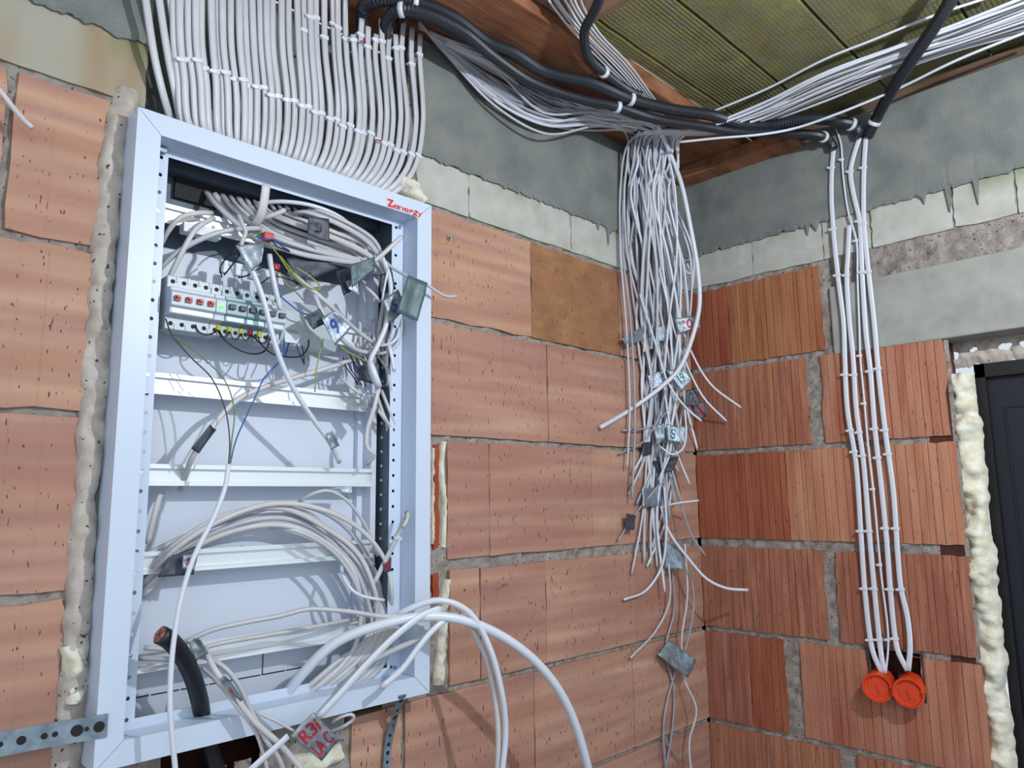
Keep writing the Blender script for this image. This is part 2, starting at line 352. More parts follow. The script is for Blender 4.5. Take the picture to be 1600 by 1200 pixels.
# ceiling: timbers and wool slabs
ceil = empty('ceiling', (-.8, -.8, 2.54)); tag(ceil, kind='structure')
def timber(name, a, b, m, par=ceil):
    g = G(); g.box(a, b); o = g.mk(name, m, par); q = o.modifiers.new('b', 'BEVEL'); q.width = .004; q.segments = 2; return o
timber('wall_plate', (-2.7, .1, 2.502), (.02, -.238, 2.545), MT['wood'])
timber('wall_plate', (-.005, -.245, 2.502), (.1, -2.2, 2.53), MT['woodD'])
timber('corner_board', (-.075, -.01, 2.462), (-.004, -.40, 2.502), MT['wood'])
timber('rafter', (-.97, -.24, 2.528), (-.785, -2.2, 2.62), MT['woodL'])
timber('rafter', (-1.85, -.24, 2.528), (-1.66, -2.2, 2.62), MT['woodL'])
def slab(x0, x1, y0, y1, amp, z=2.54, per=.0098):
    n = int(abs(y1-y0)/(per/4)); nx = max(3, int(abs(x1-x0)/.05)); vs = []; fs = []
    for i in range(n+1):
        y = y0+(y1-y0)*i/n
        for j in range(nx+1):
            x = x0+(x1-x0)*j/nx
            h = amp*(.5+.5*cos(2*pi*(y-y0)/per+1.5*noise.noise(V((x*4, y*9, 0)))))*(.6+.5*noise.noise(V((x*5, y*5, 3)))) + .004*noise.noise(V((x*12, y*12, 8)))
            if i in (0, n): h += .006
            vs.append((x, y, z+h))
    for i in range(n):
        for j in range(nx): q = i*(nx+1)+j; fs.append((q, q+1, q+nx+2, q+nx+1))
    k = len(vs); vs += [(x0, y0, z+.05), (x1, y0, z+.05), (x1, y1, z+.05), (x0, y1, z+.05)]
    fs += [(k, k+3, k+2, k+1)] + [(0, k, k+1, nx), (n*(nx+1), n*(nx+1)+nx, k+2, k+3)]
    return mk('insulation_slab', vs, fs, MT['wool'], ceil, smooth=True)
slab(-.785, .1, -.238, -.279, .0022); slab(-.785, .1, -.282, -.437, .0026); slab(-.785, .1, -.441, -.62, .0008); slab(-.785, -.3, -.623, -1.1, .001)
slab(-.298, .1, -.623, -.85, .0022); slab(-.298, .1, -.852, -1.4, .002); slab(-.785, -.3, -1.1, -1.6, .003); slab(-1.66, -.97, -.238, -.9, .003); slab(-1.66, -.97, -.903, -1.6, .002)

# ------------------------------------------------------------------ foam
def foam(name, pts, width, depth, m, n, label=None, cat='foam', parent=None, lump=.45, step=.006, sd=1.0, fr=60):
    P = spline(pts, step); fr_ = frames(P, n); vs = []; fs = []; seg = 11
    for i, (p, (t, b, nn)) in enumerate(zip(P, fr_)):
        w_ = (width(i/(len(P)-1)) if callable(width) else width)*(1+.35*noise.noise(V((i*.06, sd, 3)))+.2*noise.noise(V((i*.2, sd, 3))))
        for j in range(seg):
            a = pi*j/(seg-1); q = p+b*cos(a)*w_/2
            q2 = q+nn*sin(a)*depth; k = 1.1+lump*(noise.noise(q2*fr+V((sd, 0, 0))) + .55*noise.noise(q2*fr*2.4+V((sd, 0, 9))))
            vs.append(p + b*cos(a)*w_/2*(.75+.25*k) + nn*(sin(a)*depth*k-.004))
    for i in range(len(P)-1):
        for j in range(seg-1): q = i*seg+j; fs.append((q, q+1, q+seg+1, q+seg))
    o = mk(name, vs, fs, m, parent, smooth=True)
    if label: tag(o, label, cat)
    return o
foam('expanding_foam', [pa(*p, -.006) for p in ((198, 148), (182, 200), (172, 300), (158, 420), (150, 560), (140, 700), (128, 820), (122, 960), (112, 1080), (98, 1230))], .038, .022, MT['foamg'], (0, -1, 0), 'grey dusty foam strip filling the gap left of the white cabinet', lump=.5, fr=34)
foam('expanding_foam', [pa(*p, -.004) for p in ((112, 1005), (114, 1040), (110, 1095))], .030, .026, MT['foam'], (0, -1, 0), 'clean cream foam lump on the grey strip above the perforated strap', lump=.6, sd=4)
foam('expanding_foam', [pa(*p, -.004) for p in ((98, 1150), (100, 1185), (92, 1230))], .022, .012, MT['foam'], (0, -1, 0), 'cream foam lump below the perforated strap at lower left', lump=.6, sd=5)
foam('expanding_foam', [pa(*p, -.006) for p in ((693, 690), (689, 730), (694, 790), (692, 855))], .013, .010, MT['foam'], (0, -1, 0), 'narrow white foam strip beside the orange clay splinter right of the cabinet', sd=2, lump=.3)
foam('expanding_foam', [pa(*p, -.006) for p in ((676, 700), (676, 760), (676, 850))], .008, .008, MT['foam'], (0, -1, 0), 'thin foam bead touching the right edge of the cabinet', sd=3, lump=.3)
foam('expanding_foam', [pa(*p, -.006) for p in ((698, 905), (694, 940), (690, 1000), (684, 1070))], lambda t: .014+.012*t, .012, MT['foam'], (0, -1, 0), 'cream foam patch between the cabinet and the broken clay below the thick mortar joint', sd=6, lump=.5)
foam('expanding_foam', [pa(*p, -.012) for p in ((612, 286), (632, 292), (655, 318))], .034, .026, MT['foam'], (0, -1, 0), 'cream foam lump on top of the cabinet beside the red logo', sd=7, lump=.6)
foam('expanding_foam', [pa(*p, -.01) for p in ((455, 1196), (490, 1190), (530, 1175))], .03, .02, MT['foam'], (0, -1, 0), 'cream foam lump under the taped cable at the bottom of the cabinet', sd=8, lump=.6)
foam('expanding_foam', [pb(*p, -.040) for p in ((1501, 584), (1503, 604), (1508, 640), (1514, 700), (1524, 790), (1534, 900), (1546, 1010), (1556, 1100), (1572, 1260))], lambda t: .058, .030, MT['foam'], (-1, 0, 0), 'lumpy cream foam column between the brick wall and the dark door frame', sd=9, lump=.75, fr=30)
# foam strip over the door with daylight gaps
xx = .085; n = 340; rows = 30; vs = []; fs = []; y0, y1, top = -.66, -1.35, 1.870
gaps = [(pb(x, y, -xx), a, b) for x, y, a, b in ((1490, 557, .0150, .0105), (1523, 548, .0085, .0060), (1572, 542, .0140, .0075), (1603, 537, .010, .007))]
for i in range(n+1):
    y = y0+(y1-y0)*i/n
    bz = 1.806+.010*noise.noise(V((y*40, 0, 0)))+.007*noise.noise(V((y*110, 0, 0)))
    for j in range(rows+1):
        z = bz+(top-bz)*j/rows; d = .010*sin(pi*j/rows)*(1+.5*noise.noise(V((y*50, z*50, 0))))
        vs.append((xx-d, y, z))
for i in range(n):
    for j in range(rows):
        yc = y0+(y1-y0)*(i+.5)/n; zc = 1.806+(top-1.806)*(j+.5)/rows
        if any(((yc-g_.y)/a)**2+((zc-g_.z)/b)**2 < 1 for g_, a, b in gaps): continue
        q = i*(rows+1)+j; fs.append((q, q+rows+1, q+rows+2, q+1))
tag(mk('expanding_foam', vs, fs, MT['foamg'], None, True), 'grey foam strip with daylight gaps above the dark door', 'foam')
# clay splinters beside the cabinet
for xa, xb, za, zb in ((679, 687, 694, 858), (701, 705, 695, 858), (676, 686, 897, 944), (706, 716, 900, 1072)):
    brick('A', pa(xa, (za+zb)/2).x, pa(xb, (za+zb)/2).x, pa(xa, zb).z, pa(xa, za).z, MT['brickA' if xa > 700 else 'brickD'], wallA, name='clay_splinter', gap=.001, chip=.004, rows=12)
# ------------------------------------------------------------------ door
dr = empty('door_1', pb(1600, 1100, -.09)); tag(dr, kind='structure')
ye = pb(1524, 600, -.07).y
g = G(); g.box((.07, ye, 0), (.12, ye-.022, 1.808)); g.box((.07, ye, 1.775), (.12, -1.6, 1.808)); g.mk('door_frame', MT['dframe'], dr)
g = G(); g.box((.088, ye-.022, 0), (.12, -1.58, 1.775)); g.box((.084, ye-.05, 0.05), (.09, ye-.054, 1.70)); g.box((.084, ye-.05, 1.70), (.09, -1.5, 1.704)); g.mk('door_leaf', MT['navy'], dr)

# ------------------------------------------------------------------ cables
def nearest(pts, px=None, py=None):
    best = None
    for i, p in enumerate(pts):
        q = proj(p); e = (0 if px is None else (q[0]-px)**2) + (0 if py is None else (q[1]-py)**2)
        if best is None or e < best[0]: best = (e, i)
    return best[1]
def cable(pts, w, m, label, h=None, n=(0, -1, 0), name='cable', cat='cable', group=None, seg=8, clips=(), clipname='clip', step=.012, tip=None):
    P = spline(pts, step); vs, fs, fr = tube_geo(P, w, h, seg, n)
    o = mk(name, vs, fs, MT[m], None, smooth=True); tag(o, label, cat, group)
    for c in clips:
        i = nearest(P, *c) ; i = max(1, min(len(P)-2, i)); t, b, nn = fr[i]; p = P[i]; hh = h or w
        g = G()
        g2 = [p-t*.0038, p-t*.0030, p+t*.0030, p+t*.0038]
        v2, f2, _ = tube_geo(g2, w+.0042, hh+.0030, 8, nn, rad=lambda i: (.9, 1, 1, .9)[i]); g.add(v2, f2)
        e = p+b*(w/2+.0026); v3, f3, _ = tube_geo([e+nn*.005, e-nn*.005], .006, .006, 8, b); g.add(v3, f3)
        g.mk(clipname, MT['pvcw'], o)
    if tip:
        d = (P[-1]-P[-2]).normalized(); g = G(); g.cyl(P[-1], d, w*.28, .003, 6); g.mk('copper_core', MT['copper'], o)
    return o
def A_(off, *pp): return [pa(x, y, off) for x, y in pp]
def A3(*pp): return [pa(x, y, o) for x, y, o in pp]

# bank of flat cables entering the cabinet top
ONES = ['', 'first', 'second', 'third', 'fourth', 'fifth', 'sixth', 'seventh', 'eighth', 'ninth', 'tenth', 'eleventh', 'twelfth', 'thirteenth', 'fourteenth', 'fifteenth', 'sixteenth', 'seventeenth', 'eighteenth', 'nineteenth']
ORD = ONES[1:] + ['twentieth'] + ['twenty-'+a for a in ONES[1:10]] + ['thirtieth'] + ['thirty-'+a for a in ONES[1:10]]
random.seed(21)
NB = 39
for i in range(NB):
    s = i/(NB-1); xt = 229+s*424 + random.uniform(-2, 2); jog = random.uniform(-2.2, 2.2)
    xe = 272+s*322; ye_ = 170+.341*(xe-215)+16
    bend = 72+s*72                                   # height above the frame where the curve starts
    lay = .005*(i % 2)
    xm = xt + (4 if i > 3 else 12)
    pts = []
    if i < 4:
        pts = [hit(xt-6+i*8, -45, .05), hit(xt+i*8, 0, .045), hit(xt+i*8+14, 90, .03), hit(xt+28+i*6, 150, .016), pa(xe+i*4, ye_, -.012)]
    else:
        yb = ye_-bend
        top = 0 if s < .76 else 30+(i % 3)*12
        if s < .76: pts = [hit(xt-2, -45, .05+lay), hit(xt-2+jog*.5, 0, .048+lay)]
        else: pts = [hit(xt+random.uniform(-3, 3), top, .045+lay)]
        pts += [hit(xt+jog, max(70, yb*.5), .036+lay), hit(xm+2+jog*.4, yb-12, .026+lay), hit(xm+3, yb+20, .02+lay), hit(xm+2+(xe-xm)*.16, yb+bend*.60, .014+lay), hit(xm+(xe-xm)*.55, yb+bend*.86, .006+lay), pa(xe-5*s, ye_, -.012)]
    cl = []
    if i >= 5: cl.append((None, 92+(xt-292)*.43))
    if xt > 470: cl.append((None, (24, 46, 30)[i % 3]+(xt-480)*.33))
    cable(pts, .0122, 'pvc', ORD[i]+' flat cable from the left in the clipped bank entering the cabinet top' if i else 'leftmost flat cable of the clipped bank entering the cabinet top', h=.0064, group='flat cables in the bank above the cabinet', seg=10, clips=cl)
for (x, y, o) in ((572, 66, .05), (597, 220, .03)):
    p = hit(x, y, o); q = hit(x-9, y-2, o)
    tag(mk('marking_tape', *tube_geo([p+(q-p)*1.0, p], .003, .0012, 6)[:2], MT['red']), 'thin red mark around a bank cable %s' % ('near the conduit mouths' if y < 100 else 'low on the bank by the clip row'), 'tape')

# corrugated conduits
def conduit(pts, d, label, clamps=(), pitch=.0064, m='cond', ribbed=True):
    P = spline(pts, pitch/2 if ribbed else .01)
    # equalise spacing
    Q = [P[0]]; acc = 0; stp = pitch/2 if ribbed else .01
    for a, b in zip(P, P[1:]):
        L = (b-a).length
        while acc+L >= stp:
            a = a+(b-a)*((stp-acc)/L) if L > 0 else a; L = (b-a).length; acc = 0; Q.append(a)
        acc += L
    vs, fs, fr = tube_geo(Q, d, d, 10, (0, 0, -1), rad=(lambda i: 1 if i % 2 else .84) if ribbed else None)
    o = mk('corrugated_conduit', vs, fs, MT[m], None, smooth=False); tag(o, label, 'conduit')
    for c in clamps:
        i = nearest(Q, *c); i = max(2, min(len(Q)-3, i)); t = fr[i][0]; p = Q[i]
        v, f, _ = tube_geo([p-t*.005, p-t*.0045, p+t*.0045, p+t*.005], d+.005, d+.005, 14, fr[i][2], rad=lambda k: (.9, 1, 1, .9)[k]); mk('clamp', v, f, MT['pvcw'], o, True)
    return o
ZC = 2.472
cu = [(566, 46), (566, 16), (590, 0), (650, 5), (705, 26), (760, 66), (800, 82), (850, 112), (925, 130), (985, 155), (1050, 171), (1110, 180), (1160, 194), (1200, 196), (1260, 186), (1312, 190), (1335, 197), (1345, 212)]
def zz(pp, z=ZC): return [hit(x, y, .025, None, z) for x, y in pp]
conduit(zz(cu, 2.468), .030, 'upper black corrugated conduit sweeping along the ceiling timber to the right wall', [(649, 5), (985, 155), (1330, 194)])
cl = [(604, 66), (604, 34), (622, 16), (660, 20), (720, 48), (770, 88), (830, 128), (900, 153), (960, 166), (1025, 186), (1100, 198), (1160, 207), (1230, 208), (1280, 212), (1296, 220), (1303, 232)]
conduit(zz(cl, 2.448), .025, 'lower black corrugated conduit running just below the thick one to the four-cable drop', [(627, 17), (964, 167), (1287, 213)])
conduit(zz([(628, 50), (628, 26), (650, 22), (700, 45), (770, 84)], 2.485), .022, 'short black conduit stub behind the bank cables at the timber', [])
conduit(zz([(939, -25), (936, 0), (925, 24), (914, 46), (914, 70), (922, 92), (941, 111), (962, 128), (985, 143), (1001, 149)], 2.482), .0215, 'thin black conduit curling down from the ceiling insulation', [(944, 113)], pitch=.0052)
conduit([pz(1505, -40, 2.49), pz(1480, 10, 2.475), pz(1445, 64, 2.465), pz(1410, 115, 2.46), hit(1385, 155, .03, None, 2.46), hit(1368, 188, .03), hit(1356, 214, .02)], .028, 'thick black conduit coming diagonally down across the white cables at top right', [(1362, 190)], pitch=.0058)

# white cables fanning out of the bank into the corner, and their drops
random.seed(5)
def kk(y, k): return k + max(0, .43-k)*max(0, min(1, (540-y)/320))
def drop(x0, n_y, end_y, k, col_w=1.0):
    """points of a strand falling in front of the corner from about (x0,230)"""
    pts = []; ys = [300, 400, 500, 600, 700, 800, 900, 1000, 1100, 1180]
    xc = x0; ph = random.uniform(0, 6.28)
    for y in ys:
        if y > end_y-25: break
        cen = {300: 1022, 400: 1030, 500: 1035, 600: 1037, 700: 1035, 800: 1032, 900: 1035, 1000: 1045, 1100: 1055, 1180: 1058}[y]
        wid = {300: .95, 400: 1.1, 500: 1.15, 600: .95, 700: .8, 800: .62, 900: .55, 1000: .5, 1100: .4, 1180: .4}[y]
        x = cen + (x0-1022)*wid*(1-.0007*(y-300)) + 12*sin(ph+y*.012) + random.uniform(-6, 6)
        pts.append((x, y)); xc = x
    pts.append((xc+random.uniform(-34, 26), end_y)); return pts
NF = 27
for i in range(NF):
    s = i/(NF-1); off = .02+.03*random.random(); k = .12+.16*random.random()
    x0 = 985+s*60
    L = [hit(655, 34+10*s, .03, None, 2.492), hit(700, 62+26*(1-s), .03+.03*s, None, 2.488), hit(770, 98+58*(1-s)**1.3+random.uniform(-11, 11), .04, None, 2.484-.02*random.random()), hit(850, 136+66*(1-s)+random.uniform(-13, 13), .04+.02*random.random(), None, 2.48-.02*random.random()), hit(930, 172+26*(1-s)+random.uniform(-9, 9), .04, None, 2.474-.01*random.random()), hit(x0-22, 194+random.uniform(-3, 9), .04, None, 2.462)]
    end = random.choice((480, 600)) if i % 9 == 4 else random.uniform(590, 930)
    D = drop(x0, 0, end, k)
    L += [hit(x0-3, 214+random.uniform(-4, 8), .02, random.uniform(.36, .44), 2.6), hit(x0+random.uniform(-7, 7), 250, .02, random.uniform(.33, .43), 2.6)] + [hit(x, y, .012, kk(y, k), 2.6) for x, y in D]
    cable(L, random.choice((.0064, .0070, .0078)), random.choice(('pvcg', 'pvcw', 'pvc')), 'thin white cable fanning from the bank along the timber and hanging in the corner bundle', group='corner cables arriving from the left fan', seg=6, step=.02)
NR = 25
for i in range(NR):
    s = i/(NR-1); k = .12+.16*random.random(); x0 = 1058-s*70
    dz = random.uniform(-.016, .008); L = [pz(1640, -22+62*s+random.uniform(-2, 2), 2.505+dz), pz(1500, 36+42*s+random.uniform(-4, 4), 2.505+dz), pz(1400, 74+36*s+random.uniform(-5, 5), 2.50+dz), hit(1290, 114+40*s+random.uniform(-4, 4), .03, None, 2.494+dz), hit(1180, 166+30*s+random.uniform(-2, 2), .035, None, 2.486+dz), hit(1100, 198+12*s, .04, None, 2.468+dz), hit(x0+14, 207+random.uniform(-3, 3), .04, .44, 2.462)]
    end = random.uniform(560, 900)
    L += [hit(x0+2, 224, .02, random.uniform(.37, .44), 2.6), hit(x0+random.uniform(-7, 7), 254+random.uniform(-6, 10), .02, random.uniform(.33, .43), 2.6)] + [hit(x, y, .012, kk(y, k), 2.6) for x, y in drop(x0, 0, end, k)]
    cable(L, random.choice((.0066, .0074, .0082)), random.choice(('pvc', 'pvcw', 'pvcw')), 'thin white cable running from the top right bundle and dropping into the corner bundle', group='corner cables arriving from the top right', seg=6, step=.02)
def K(off, k, *pp): return [hit(x, y, off, kk(y, k) if k else None, 2.6 if k and y > 205 else 2.462) for x, y in pp]
def kc(label, w, m, k, *pp, off=.012): return cable(K(off, k, *pp), w, m, label, seg=8)
kc('thick bright white cable arching in front of the corner bundle and ending at its left', .0125, 'pvcw', .32, (1028, 196), (1045, 235), (1064, 285), (1078, 350), (1090, 420), (1093, 475), (1084, 520), (1062, 575), (1035, 603), (985, 640), (938, 668))
kc('loose white cable end curving furthest right over the red bricks below the tape marked 10', .006, 'pvcw', .26, (1060, 440), (1066, 510), (1085, 560), (1112, 602), (1158, 637))
kc('loose white cable end curving right beside the tape marked D1', .006, 'pvcw', .27, (1030, 420), (1055, 520), (1075, 575), (1100, 622), (1135, 658))
kc('loose white cable end passing under the green marked tape', .006, 'pvcw', .3, (1000, 460), (1025, 540), (1045, 600), (1070, 635), (1096, 658))
kc('white cable end curling left at the level of the green tape tags', .005, 'pvcg', .3, (1040, 610), (1028, 655), (1005, 690), (968, 709))
kc('short thin cable stub pointing left above the small foil tag', .005, 'pvcg', .28, (1045, 640), (1020, 665), (973, 673))
kc('white cable end sweeping right across the corner to the red bricks', .0078, 'pvcw', .26, (1030, 780), (1045, 830), (1075, 872), (1105, 905), (1135, 919), (1169, 922))
kc('thin cable end pointing down right near the wide mortar joint', .005, 'pvcg', .22, (1045, 720), (1065, 790), (1080, 835), (1102, 868))
kc('white cable end curving down left below the wide mortar joint', .0068, 'pvcw', .28, (1038, 760), (1041, 830), (1034, 885), (1010, 922), (975, 937))
kc('thin straight cable stub sticking right over the corner', .005, 'pvcw', .25, (1030, 792), (1060, 786), (1092, 782))
kc('thin cable end slanting left under the foil tag above the wide joint', .0055, 'pvcg', .28, (1032, 755), (995, 800), (966, 844))
kc('cable end hooking left just above the lowest tape', .006, 'pvc', .24, (1045, 880), (1046, 940), (1025, 985), (985, 1028))
kc('lowest right hanging cable bulging right below the lowest tape', .006, 'pvcf', .2, (1070, 850), (1074, 930), (1065, 1000), (1069, 1060), (1088, 1108), (1077, 1160), (1081, 1215))
kc('lowest hanging cable bending left towards the bottom edge', .0055, 'pvcg', .2, (1060, 860), (1083, 920), (1075, 1000), (1052, 1060), (1037, 1130), (1041, 1215))
kc('thin hanging cable between the two longest strands at the bottom', .005, 'pvcg', .19, (1050, 890), (1054, 950), (1040, 1015), (1053, 1080), (1049, 1150), (1040, 1200))
kc('short thin strand crossing the lowest mortar joint', .0045, 'pvcg', .17, (1037, 1150), (1048, 1170), (1065, 1188))
kc('leftmost strand of the corner bundle hugging the left wall', .006, 'pvc', None, (1000, 205), (978, 232), (969, 300), (970, 400), (979, 520), (984, 640), (980, 730), off=.02)
kc('second strand from the left hugging the left wall of the corner', .006, 'pvcg', None, (1008, 208), (986, 236), (975, 300), (974, 400), (985, 500), (992, 640), (988, 780), off=.025)
kc('cable looping up beside the square foil tag marked in green', .0055, 'pvcw', .3, (1032, 698), (1050, 710), (1066, 702), (1072, 680), (1070, 640))
# a few thin cables on the ceiling edge
for i in range(7):
    L = [hit(838+i*10+random.uniform(-3, 3), -30, .03, None, 2.52), hit(862+i*8+random.uniform(-3, 3), 8, .03, None, 2.515), hit(900+i*6+random.uniform(-3, 3), 52, .03, None, 2.50), hit(944+i*6+random.uniform(-3, 3), 98, .03, None, 2.495), hit(992+i*4, 146, .03, None, 2.49), hit(1018+i*3, 176, .03, None, 2.485), hit(1028+i*2, 205, .03, None, 2.47)]
    cable(L, .0052, random.choice(('pvc', 'pvcw', 'pvcw')), ORD[i]+' thin white cable from the left along the timber edge beside the insulation', group='cables along the timber edge', seg=6, step=.02)
cable([pz(1545, -4, 2.53), pz(1460, 24, 2.52), pz(1360, 64, 2.52), pz(1290, 92, 2.52), pz(1200, 138, 2.515), hit(1105, 178, .03, None, 2.5)], .0062, 'pvcw', 'single white cable across the mineral wool above the main bundle', seg=6)
cable([pz(1640, 36, 2.47), pz(1500, 92, 2.465), pz(1400, 140, 2.46), hit(1300, 181, .03, None, 2.445), hit(1240, 201, .03, None, 2.44), hit(1190, 210, .04, None, 2.43), hit(1120, 216, .04, None, 2.43), hit(1062, 222, .04, None, 2.43)], .0068, 'pvcw', 'single sagging white cable below the main bundle crossing in front of the conduits', seg=6)

# ------------------------------------------------------------------ right wall drop and junction boxes
def wb(label, pts, w, h, clips, m='pvcw'):
    return cable([pb(x, y, .0125) if y < 1010 else pb(x, y, .02) for x, y in pts], w, m, label, h=h, n=(-1, 0, 0), clips=[(None, c) for c in clips], seg=10)
wb('leftmost flat white cable clipped down the right wall', [(1303, 226), (1300, 262), (1299, 305), (1302, 358), (1309, 430), (1318, 505), (1320, 560), (1324, 640), (1337, 720), (1345, 830), (1351, 920), (1360, 1000), (1366, 1025), (1379, 1053)], .0125, .006, (262, 355, 430, 588, 675, 709, 828, 921, 1002))
wb('flat white cable starting at the pale block, second from the left on the right wall', [(1327, 352), (1325, 395), (1323, 430), (1327, 500), (1333, 560), (1338, 640), (1349, 720), (1358, 830), (1366, 920), (1374, 1000), (1378, 1030), (1382, 1052)], .0125, .006, (427, 585, 675, 709, 828, 921, 999))
wb('thin round white cable between the flat ones on the right wall', [(1306, 200), (1314, 225), (1317, 270), (1325, 330), (1338, 376), (1340, 440), (1343, 520), (1344, 556), (1349, 610), (1356, 690), (1366, 780), (1376, 890), (1388, 1000), (1384, 1052)], .0052, .005, (250, 375, 556, 632, 764, 885, 1000))
wb('flat white cable bowing left under the conduit, second from the right on the right wall', [(1344, 213), (1336, 236), (1329, 268), (1334, 305), (1343, 345), (1347, 425), (1353, 520), (1360, 580), (1367, 670), (1377, 760), (1385, 840), (1391, 921), (1399, 998), (1404, 1020), (1418, 1048)], .0125, .006, (268, 343, 424, 578, 673, 712, 827, 922, 998))
wb('rightmost flat white cable clipped down the right wall', [(1353, 214), (1350, 262), (1350, 350), (1357, 425), (1366, 505), (1372, 576), (1383, 672), (1396, 770), (1403, 870), (1408, 921), (1418, 965), (1422, 1010), (1419, 1048)], .0125, .006, (262, 352, 425, 576, 672, 712, 826, 921))
def jbox(px, py, r, label):
    c = pb(px, py, .036); ax = V((-1, -.16, -.1)).normalized()
    g = G(); n = 32; a = ax.orthogonal().normalized(); b = ax.cross(a)
    # lathe profile (radius, height along axis) : cup, raised rim, recessed lid
    prof = [(0, -.05), (r*.92, -.05), (r*.94, -.006), (r, -.004), (r*1.02, .004), (r, .010), (r*.90, .010), (r*.86, .003), (r*.70, .002), (r*.68, .0045), (0, .0045)]
    vs = []; fs = []
    for (q, h) in prof:
        for i in range(n): t = 2*pi*i/n; vs.append(c+ax*h+(a*cos(t)+b*sin(t))*q)
    for j in range(len(prof)-1):
        for i in range(n): k = (i+1) % n; fs.append((j*n+i, j*n+k, (j+1)*n+k, (j+1)*n+i))
    o = mk('junction_box', vs, fs, MT['orange'], None, False); tag(o, label, 'junction box', 'orange round boxes at the foot of the clipped cables')
    g = G(); up = V((0, .25, 1)).normalized(); up = (up-ax*up.dot(ax)).normalized(); sd = up.cross(ax)
    q = c+ax*.0045-up*.004; g.add([q-sd*.0016-up*.011, q+sd*.0016-up*.011, q+sd*.0016+up*.011, q-sd*.0016+up*.011]+[p+ax*.003 for p in (q-sd*.0016-up*.011, q+sd*.0016-up*.011, q+sd*.0016+up*.011, q-sd*.0016+up*.011)], [(4, 5, 6, 7), (0, 1, 5, 4), (1, 2, 6, 5), (2, 3, 7, 6), (3, 0, 4, 7)])
    g.mk('lid_rib', MT['orange'], o)
    for s_ in (-1, 1):
        g = G(); g.box(V((0, 0, 0)), (.001, .001, .001)); g = G(); e = c+sd*s_*r*.93+ax*.006; g.cyl(e, ax, .0035, .006, 8); g.mk('screw_lug', MT['orange'], o)
    return o
jbox(1372, 1073, .0335, 'left orange round junction box under the flat cables on the right wall')
jbox(1420, 1081, .0335, 'right orange round junction box beside the door end of the wall')

# ------------------------------------------------------------------ cabinet
cab = empty('distribution_cabinet', (CX0, 0, CZ0)); tag(cab, 'white recessed electrical cabinet without door, full of loose cables', 'cabinet')
YF, YI = -.055, -.010
ix0, ix1, iz0, iz1 = -1.592, -1.092, 1.180, 2.066
ox0, ox1, oz0, oz1 = -1.563, -1.122, 1.195, 2.055
def member(a, b, c, d, dirv):
    """mitred frame side: outer edge a-b, inner edge c-d (front), returning outwards and inwards"""
    e = .0005
    A, B, C, D = [V((p[0], YF, p[1])) for p in (a, b, c, d)]
    t = (B-A).normalized()
    A += t*e; B -= t*e; D += t*e; C -= t*e
    Ao, Bo = A.copy(), B.copy(); Ao.y = Bo.y = 0.0; Ci, Di = C.copy(), D.copy(); Ci.y = Di.y = YI
    k = V((0, .0012, 0))
    g = G(); g.add([A, B, C, D, Ao, Bo, Ci, Di], [(0, 3, 2, 1), (0, 1, 5, 4), (3, 7, 6, 2)])
    o = g.mk('frame_side', MT['white'], cab); sl = o.modifiers.new('s', 'SOLIDIFY'); sl.thickness = .0012; sl.offset = 0
    bv = o.modifiers.new('b', 'BEVEL'); bv.width = .0012; bv.segments = 2; bv.limit_method = 'ANGLE'
member((CX0, CZ1), (CX1, CZ1), (ix1, iz1), (ix0, iz1), 0); member((CX1, CZ1), (CX1, CZ0), (ix1, iz0), (ix1, iz1), 0)
member((CX1, CZ0), (CX0, CZ0), (ix0, iz0), (ix1, iz0), 0); member((CX0, CZ0), (CX0, CZ1), (ix0, iz1), (ix0, iz0), 0)
# inner flanges; the upright ones are punched
def punched(xa, xb, hx):
    z0, z1 = iz0, iz1; n = 30; dz = (z1-z0)/n; g = G()
    for i in range(n):
        zc = z0+dz*(i+.5); r = .0033
        outer = [(xa, zc-dz/2), (hx, zc-dz/2), (xb, zc-dz/2), (xb, zc), (xb, zc+dz/2), (hx, zc+dz/2), (xa, zc+dz/2), (xa, zc)]
        import math as m_
        inner = []
        for (x, z) in outer:
            L = m_.hypot(x-hx, z-zc); inner.append((hx+(x-hx)/L*r, zc+(z-zc)/L*r))
        vs = [(x, YI, z) for x, z in outer]+[(x, YI, z) for x, z in inner]+[(x, YI+.0015, z) for x, z in inner]
        g.add(vs, [(j, (j+1) % 8, 8+(j+1) % 8, 8+j) for j in range(8)]+[(8+j, 8+(j+1) % 8, 16+(j+1) % 8, 16+j) for j in range(8)])
    g.mk('punched_flange', MT['white'], cab)
punched(ix0, ox0, -1.574); punched(ox1, ix1, -1.112)
g = G(); g.box((ox0, YI, oz1), (ox1, YI+.0015, iz1)); g.mk('flange', MT['white'], cab)
g = G(); g.box((ox0, YI, iz0), (ox1, YI+.0015, oz0)); g.mk('flange', MT['white'], cab)
g = G(); g.box((ix0+.008, YI-.012, iz1-.002), (ix0+.022, YI-.001, iz1-.010)); g.mk('corner_bracket', MT['zinc'], cab)
for x, z in ((ix0+.011, iz1-.012), (ix1-.012, iz1-.012), (ix1-.012, iz0+.012), (ix0+.011, iz0+.012)):
    g = G(); g.cyl((x, YI, z), (0, -1, 0), .004, .0018, 12); g.mk('screw', MT['zinc'], cab)
bx0, bx1, bz0, bz1, by = -1.600, -1.116, 1.165, 2.082, .070
g = G(); g.add([(bx1, YI+.002, bz0), (bx1, by, bz0), (bx1, by, bz1), (bx1, YI+.002, bz1), (bx0, YI+.002, bz1), (bx0, by, bz1), (bx0, YI+.002, bz0), (bx0, by, bz0)], [(0, 1, 2, 3), (3, 2, 5, 4), (4, 5, 7, 6), (6, 7, 1, 0), (1, 7, 5, 2)])
